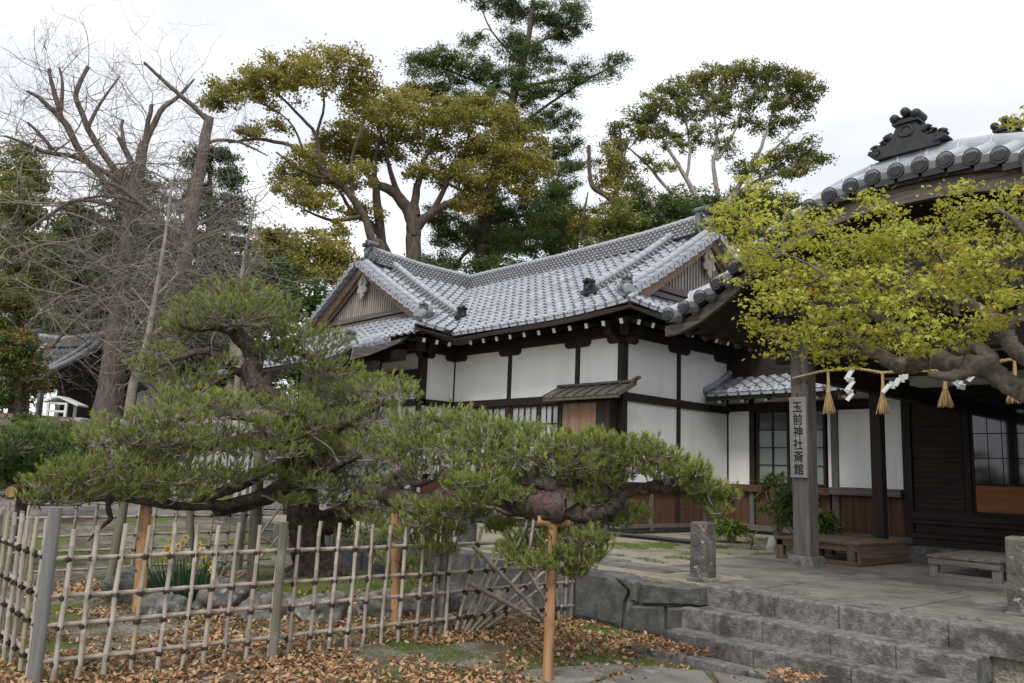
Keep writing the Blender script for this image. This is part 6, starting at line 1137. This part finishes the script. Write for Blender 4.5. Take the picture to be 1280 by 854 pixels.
PADS = [(372, 512, 34, 14), (395, 548, 36, 14), (352, 562, 34, 12), (412, 572, 30, 12), (385, 600, 34, 12), (345, 590, 26, 10), (400, 622, 30, 9), (330, 530, 24, 10), (365, 625, 20, 7), (440, 560, 40, 14), (520, 555, 44, 16), (600, 600, 40, 9), (298, 366, 52, 15), (262, 384, 44, 16), (335, 384, 44, 18), (240, 404, 34, 14), (222, 412, 22, 10), (300, 392, 60, 18), (360, 412, 42, 18), (395, 425, 46, 20), (375, 445, 56, 18), (415, 462, 42, 12), (345, 440, 30, 14), (205, 440, 24, 12), (190, 458, 28, 12), (215, 478, 34, 14), (260, 470, 26, 10), (280, 452, 18, 8),
 (235, 498, 44, 16), (275, 510, 44, 16), (210, 520, 48, 16), (165, 532, 46, 16), (130, 546, 34, 14), (200, 548, 60, 14), (290, 498, 30, 12), (265, 540, 40, 12), (240, 556, 40, 12), (390, 492, 50, 18), (360, 505, 36, 16), (425, 500, 44, 20), (455, 485, 44, 18), (480, 478, 40, 12), (500, 490, 30, 12), (410, 525, 46, 16), (440, 540, 40, 14), (470, 515, 40, 16), (385, 530, 34, 14), (345, 540, 34, 12), (300, 560, 30, 12),
 (170, 570, 46, 16), (130, 582, 44, 16), (95, 592, 40, 16), (65, 604, 32, 14), (210, 566, 44, 14), (180, 596, 60, 16), (130, 606, 54, 16), (90, 618, 40, 12), (235, 592, 44, 16), (265, 602, 34, 14), (225, 615, 40, 10), (160, 618, 44, 9), (50, 622, 20, 10), (295, 590, 30, 14),
 (415, 560, 44, 16), (440, 580, 46, 18), (400, 588, 34, 14), (470, 560, 46, 18), (430, 606, 40, 10), (500, 545, 40, 18), (530, 530, 44, 18), (565, 522, 40, 14), (595, 530, 40, 16), (550, 552, 46, 18), (510, 572, 44, 18), (585, 560, 50, 18), (620, 545, 40, 16), (645, 535, 34, 14), (675, 548, 40, 14), (610, 580, 46, 16), (650, 568, 46, 16), (690, 572, 40, 16), (640, 594, 40, 12), (715, 555, 36, 14), (745, 550, 36, 14), (735, 575, 40, 16), (700, 590, 36, 12), (545, 585, 40, 14), (770, 560, 34, 14), (795, 555, 30, 12), (785, 580, 36, 14), (820, 568, 30, 12), (845, 578, 26, 11), (835, 590, 30, 9), (870, 590, 16, 8), (760, 596, 30, 10), (858, 602, 24, 8), (880, 606, 28, 9), (905, 618, 20, 9), (882, 624, 26, 8), (896, 638, 14, 5),
 (455, 640, 34, 12), (480, 655, 36, 14), (510, 668, 36, 12), (470, 680, 30, 11), (530, 650, 30, 12), (500, 700, 34, 8), (545, 685, 26, 9), (530, 720, 18, 7), (560, 660, 24, 10), (590, 640, 26, 9), (625, 655, 20, 8), (640, 688, 22, 12), (665, 672, 26, 12), (700, 665, 24, 10), (700, 690, 30, 12), (675, 705, 24, 8), (735, 695, 22, 10), (745, 672, 26, 9), (770, 650, 22, 8), (790, 640, 20, 7), (720, 712, 16, 6), (655, 700, 20, 10), (440, 665, 20, 10), (470, 626, 30, 9), (520, 634, 30, 9), (560, 634, 30, 9), (600, 624, 30, 9), (640, 618, 26, 8), (490, 600, 34, 9), (740, 622, 24, 8), (665, 630, 24, 9), (615, 612, 26, 8), (575, 606, 24, 8)]
TP, TA, TT, TW = [], [], [], []
tg = MB(); NP = None
for (x, y, rx, ry) in PADS:
    D = pine_D(x, y) if y > 480 or x > 330 else 11.5
    if y < 480 and x < 440: D = 11.6
    D += prng.uniform(-.25, .25) - (.40 if (598 < y < 640 and 450 < x < 660) or (325 < x < 420 and y > 505) else 0); mx_, mz = rx * D / FPX * 1.05, ry * D / FPX * 1.1; c = at(x, y, D); md = min(mx_, max(.18, mx_ * .75)); NP = np.array([p for p, r in NODE]) if NP is None else NP
    j = int(np.argmin(((NP - (c - V(0, 0, mz * .6))) ** 2).sum(1))); root = NP[j]; L = np.linalg.norm(c - root); hub = c - V(0, 0, mz * .75)
    r0 = min(.030, .010 + .014 * L); mid = root * .5 + hub * .5 + V(prng.gauss(0, .06), prng.gauss(0, .06), prng.gauss(0, .04)); Q, S_ = smooth([root, root * .72 + mid * .28 + V(prng.gauss(0, .03), 0, prng.gauss(0, .03)), mid, hub], [r0, r0 * .95, r0 * .85, r0 * .6], 3, .4, prng); tg.tube(Q, S_, 6, 0, False, .12, prng)
    nt_ = int(62 + 470 * mx_ * md * (1 + mz)); tips = []
    for i in range(nt_):
        q = prng.uniform(0, 6.28); rr = math.sqrt(prng.random()); h = prng.uniform(-.25, 1) * math.sqrt(max(0, 1 - rr * rr * .85)) if prng.random() < .75 else prng.uniform(-.7, .3); p = c + RIGHT * math.cos(q) * rr * mx_ + AWAY * math.sin(q) * rr * md + V(0, 0, h * mz) + V(prng.gauss(0, .02), prng.gauss(0, .02), prng.gauss(0, .025))
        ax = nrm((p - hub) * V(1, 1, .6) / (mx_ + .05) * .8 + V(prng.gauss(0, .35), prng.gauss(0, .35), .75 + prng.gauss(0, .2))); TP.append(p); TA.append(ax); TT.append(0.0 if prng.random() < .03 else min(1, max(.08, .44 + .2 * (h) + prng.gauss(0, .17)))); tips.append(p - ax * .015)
    nb = max(5, nt_ // 9); sec = []
    for i in range(nb):
        p = prng.choice(tips); e = hub + (p - hub) * prng.uniform(.45, .7) - V(0, 0, mz * .2) + V(prng.gauss(0, .03), prng.gauss(0, .03), 0); tg.tube([hub, hub * .5 + e * .5 + V(prng.gauss(0, .04), prng.gauss(0, .04), prng.gauss(0, .03)), e], [r0 * .5, r0 * .38, .005], 4, 0, False); sec.append(e)
    SN = np.array(sec)
    for p in tips[::1]:
        if prng.random() < .45: e = SN[int(np.argmin(((SN - p) ** 2).sum(1)))]; tg.tube([e, e * .5 + p * .5 + V(prng.gauss(0, .018), prng.gauss(0, .018), -.012), p], [.0048, .0042, .003], 3, 0, False)
tg.build('twigs', M['twig'], pine)
def needles(TP, TA, TT, per, ln, w, seed):
    rs = np.random.RandomState(seed); P = np.repeat(np.array(TP), per, 0); A = np.repeat(np.array(TA), per, 0); n = len(P); d = A + rs.normal(0, .36, (n, 3)); d /= np.linalg.norm(d, axis=1)[:, None]; P = P + A * (rs.uniform(-.045, .015, n))[:, None]
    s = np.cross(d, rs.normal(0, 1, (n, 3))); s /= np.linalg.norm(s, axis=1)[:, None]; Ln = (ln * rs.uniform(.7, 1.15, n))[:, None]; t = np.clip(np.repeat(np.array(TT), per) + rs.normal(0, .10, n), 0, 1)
    return np.stack([P - s * w, P + s * w, P + d * Ln], 1).reshape(-1, 3), np.repeat(t, 3)
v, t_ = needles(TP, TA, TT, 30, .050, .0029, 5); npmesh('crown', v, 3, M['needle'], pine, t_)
print('pine tufts', len(TP))
# darker clipped pine at the left edge
p2 = at(30, 640, 13.5); lp = thing('clipped_pine', 'dark green rounded clipped pine at the left edge with a sawn red stub', 'tree', (p2[0], p2[1], 0)); g = MB(); b = V(p2[0], p2[1], gh(p2[0], p2[1]) - .1); c0 = at(30, 600, 13.5); c1 = at(40, 560, 13.5); g.tube([b, c0, c1], [.10, .08, .03], 9, 0, True, .1); g.build('trunk', M['bark'], lp)
g = MB(); a = at(22, 612, 13.2); e = at(14, 615, 12.7); g.tube([c0, a, e], [.06, .075, .08], 9, 0, True, .08); g.tube([e, e + nrm(e - a) * .012], .072, 12, 1); g.build('sawn_stub', [M['barkred'], M['orange']], lp)
TP, TA, TT = [], [], []; tg = MB(); rng = random.Random(12)
for (x, y, rx, ry) in ((10, 560, 40, 24), (50, 548, 36, 18), (75, 562, 30, 18), (30, 580, 46, 22), (0, 590, 40, 22), (62, 586, 36, 18), (85, 580, 22, 14), (20, 605, 36, 14), (-20, 575, 30, 26), (48, 565, 40, 20)):
    D = 13.4 + rng.uniform(-.4, .4); c = at(x, y, D); mx_, mz = rx * D / FPX, ry * D / FPX; tips = []
    for i in range(230):
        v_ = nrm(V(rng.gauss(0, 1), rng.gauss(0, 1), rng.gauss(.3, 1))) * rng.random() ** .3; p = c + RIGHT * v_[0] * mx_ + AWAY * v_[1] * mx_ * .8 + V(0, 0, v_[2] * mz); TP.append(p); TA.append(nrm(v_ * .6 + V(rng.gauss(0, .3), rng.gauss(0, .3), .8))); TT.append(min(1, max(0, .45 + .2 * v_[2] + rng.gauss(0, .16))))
        if i % 3 == 0: tg.tube([c * .6 + c0 * .4, c * .5 + p * .5 + V(0, 0, -.03), p], [.012, .008, .004], 3, 0, False)
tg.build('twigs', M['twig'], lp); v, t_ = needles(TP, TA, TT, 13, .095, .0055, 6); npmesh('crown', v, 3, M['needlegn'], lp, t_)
# ------------------------------------------------------------------ maple
mp_ = thing('maple', 'spreading maple in fresh yellow-green leaf reaching across the porch from the right edge', 'tree', (-.9, 8.9, T)); mr_ = random.Random(55); MN = []
def ml(g, pts, n=9, wob=.14, jit=.08):
    P = [onY(p[0], p[1], p[3]) for p in pts]; Rr = [p[2] * np.linalg.norm(q - CAM) / FPX for p, q in zip(pts, P)]; Q, S_ = smooth(P, Rr, 5, wob, mr_); g.tube(Q, S_, n, 0, True, jit, mr_); MN.extend(zip(Q, S_))
g = MB(); q0 = onY(1290, 494, 8.7); g.tube(*smooth([V(-.95, 8.9, T - .1), V(-.98, 8.9, T + .6), V(-1.15, 8.85, 1.5), V(-1.5, 8.75, 2.1), q0], [.17, .13, .10, .08, .055], 5, .1, mr_), 14, 0, True, .07, mr_); g.build('trunk', M['maplebark'], mp_)
for L in ([(1292, 495, 11, 8.7), (1268, 484, 11.5, 8.7), (1243, 467, 11.5, 8.65), (1222, 456, 11, 8.6), (1193, 457, 11, 8.55), (1165, 448, 11, 8.6), (1140, 455, 11, 8.7), (1118, 454, 9, 8.7), (1095, 442, 8, 8.75), (1078, 430, 7, 8.8), (1062, 418, 6, 8.9), (1040, 404, 5, 8.9), (1012, 380, 3.5, 8.9), (990, 360, 2, 8.9)],
          [(1164, 448, 8, 8.6), (1150, 435, 7, 8.4), (1126, 413, 6, 8.2), (1104, 401, 6, 8.1), (1086, 390, 5, 8.0), (1066, 376, 3, 7.9), (1040, 352, 2, 7.8)], [(1240, 466, 9, 8.65), (1236, 448, 9, 8.7), (1222, 437, 8, 8.8), (1206, 440, 6, 8.9), (1180, 432, 3.5, 9.0)], [(1290, 452, 10, 8.5), (1268, 436, 9, 8.5), (1258, 420, 8, 8.5), (1262, 405, 7, 8.5), (1278, 398, 5, 8.5)], [(1262, 424, 8, 8.5), (1236, 396, 6, 8.6), (1215, 378, 4, 8.7), (1200, 366, 2.5, 8.7)],
          [(1252, 402, 6, 8.6), (1226, 388, 6, 8.8), (1200, 378, 5, 8.9), (1180, 370, 4, 9.0), (1150, 372, 2, 9)], [(1200, 378, 4, 8.9), (1192, 352, 4, 8.8), (1184, 335, 3.4, 8.7), (1172, 312, 3, 8.6), (1160, 300, 2, 8.6)], [(1196, 395, 4, 8.8), (1196, 350, 2, 8.8), (1212, 330, 2, 8.7), (1222, 300, 1.2, 8.6)], [(1142, 362, 2.4, 8.5), (1136, 335, 2.2, 8.5), (1132, 312, 1.8, 8.5)], [(1142, 362, 2.4, 8.5), (1110, 345, 2, 8.4), (1075, 338, 1.4, 8.4)], [(1290, 300, 5, 8.3), (1278, 285, 4, 8.3), (1262, 270, 2.4, 8.3), (1240, 258, 1.4, 8.3)], [(1278, 400, 6, 8.5), (1284, 350, 5, 8.4), (1286, 300, 5, 8.3), (1284, 240, 3, 8.3), (1280, 200, 2, 8.3)],
          [(1042, 405, 3, 8.9), (1030, 412, 2, 8.8), (1016, 420, 1.6, 8.7), (985, 416, 1, 8.7)], [(1040, 352, 2, 7.8), (1010, 330, 1.6, 7.8), (980, 318, 1, 7.8)], [(1160, 300, 1.6, 8.6), (1120, 275, 1.1, 8.5), (1085, 245, .6, 8.4)], [(1010, 380, 3, 8.9), (985, 352, 2, 8.9), (960, 318, 1.4, 8.8), (935, 280, .9, 8.7)], [(1222, 456, 8, 8.6), (1205, 466, 7, 8.4), (1185, 470, 6, 8.2), (1160, 468, 3, 8.1)]):
    g = MB(); ml(g, L); g.build('branch', M['maplebark'], mp_)
MPADS = [(1088, 250, 12, 8), (1106, 264, 16, 9), (1132, 284, 26, 10), (1062, 300, 24, 10), (905, 262, 30, 20), (940, 245, 34, 20), (925, 290, 40, 22), (965, 275, 40, 22), (955, 312, 46, 22), (930, 330, 34, 18), (985, 330, 44, 22), (950, 355, 34, 16), (1000, 300, 40, 20), (1010, 345, 46, 22), (980, 375, 46, 18), (1020, 385, 50, 22), (945, 395, 26, 12), (960, 412, 44, 12), (1000, 415, 50, 16), (1040, 420, 50, 18), (1010, 440, 40, 12), (1050, 445, 34, 12), (1040, 360, 46, 20), (1060, 330, 44, 20), (1045, 300, 36, 18), (1095, 295, 40, 20), (1120, 285, 40, 18), (1120, 320, 50, 22), (1085, 350, 46, 20), (1075, 385, 46, 20), (1110, 375, 50, 20), (1150, 330, 46, 20), (1165, 295, 40, 18), (1190, 275, 36, 14), (1200, 250, 24, 8), (1130, 400, 46, 18), (1095, 418, 46, 18), (1150, 380, 40, 18), (1170, 415, 40, 16), (1140, 435, 34, 14), (1185, 355, 40, 18), (1210, 330, 40, 18), (1205, 300, 40, 16), (1235, 315, 34, 16), (1230, 345, 36, 16), (1215, 395, 34, 12), (1240, 370, 30, 14), (1260, 335, 26, 16), (1265, 300, 24, 14), (1255, 255, 20, 12), (1272, 235, 14, 18), (1270, 275, 18, 12), (1190, 425, 26, 12), (1250, 400, 26, 10), (1275, 370, 22, 14), (1160, 350, 36, 16), (1070, 410, 36, 14), (890, 285, 16, 14), (905, 310, 22, 16), (1275, 150, 6, 8), (1020, 275, 22, 14), (1205, 232, 14, 6)]
MT = []; LC, LT = [], []; tg = MB(); MNp = np.array([p for p, r in MN])
for (x, y, rx, ry) in MPADS:
    if x < 935: x += 8; rx *= .72
    Y = mr_.uniform(7.7, 9.15); o = onY(x, y, Y); k_ = np.linalg.norm(o - CAM) / FPX; mx_, mz = rx * k_, ry * k_; ct = mr_.uniform(-.14, .14); sub = []; ns = max(5, int(70 * mx_ * mz / .06 * .16) + 4)
    for i in range(ns):
        v_ = V(mr_.gauss(0, .52), mr_.gauss(0, .5), mr_.gauss(0, .52)); p = o + RIGHT * v_[0] * mx_ + AWAY * v_[1] * mx_ * .8 + V(0, 0, v_[2] * mz); sub.append(p); m_ = mr_.randint(14, 30); w = RS.normal(0, 1, (m_, 3)) * np.array([.075, .075, .022]); LC.append(p + w); LT.append(np.clip(.58 + ct + RS.normal(0, .15, m_) - (RS.rand(m_) < .10) * .5, 0, 1))
    MT.extend(sub)
colonize(tg, MN, MT, mr_, .0024, 0, .25, .10, 4)
tg.build('twigs', M['maplebark'], mp_)
LC = np.concatenate(LC); LT = np.concatenate(LT); n = len(LC); rs = np.random.RandomState(9); nn = rs.normal(0, 1, (n, 3)); nn[:, 2] = np.abs(nn[:, 2]) + .5; nn /= np.linalg.norm(nn, axis=1)[:, None]; a = np.cross(nn, rs.normal(0, 1, (n, 3))); a /= np.linalg.norm(a, axis=1)[:, None]; a[:, 2] -= .25; b = np.cross(nn, a); s = (.030 * rs.uniform(.5, 1.5, n))[:, None]; qs = []
for ang, k_ in ((0, 1.0), (.85, .85), (-.85, .85)):
    d = a * math.cos(ang) + b * math.sin(ang); e = b * math.cos(ang) - a * math.sin(ang); qs.append(np.stack([LC, LC + d * s * .55 * k_ + e * s * .22, LC + d * s * 1.1 * k_ - nn * s * .15, LC + d * s * .55 * k_ - e * s * .22], 1))
npmesh('crown', np.concatenate(qs).reshape(-1, 3), 4, M['maple'], mp_, np.repeat(np.tile(LT, 3), 4)); print('maple leaves', n)
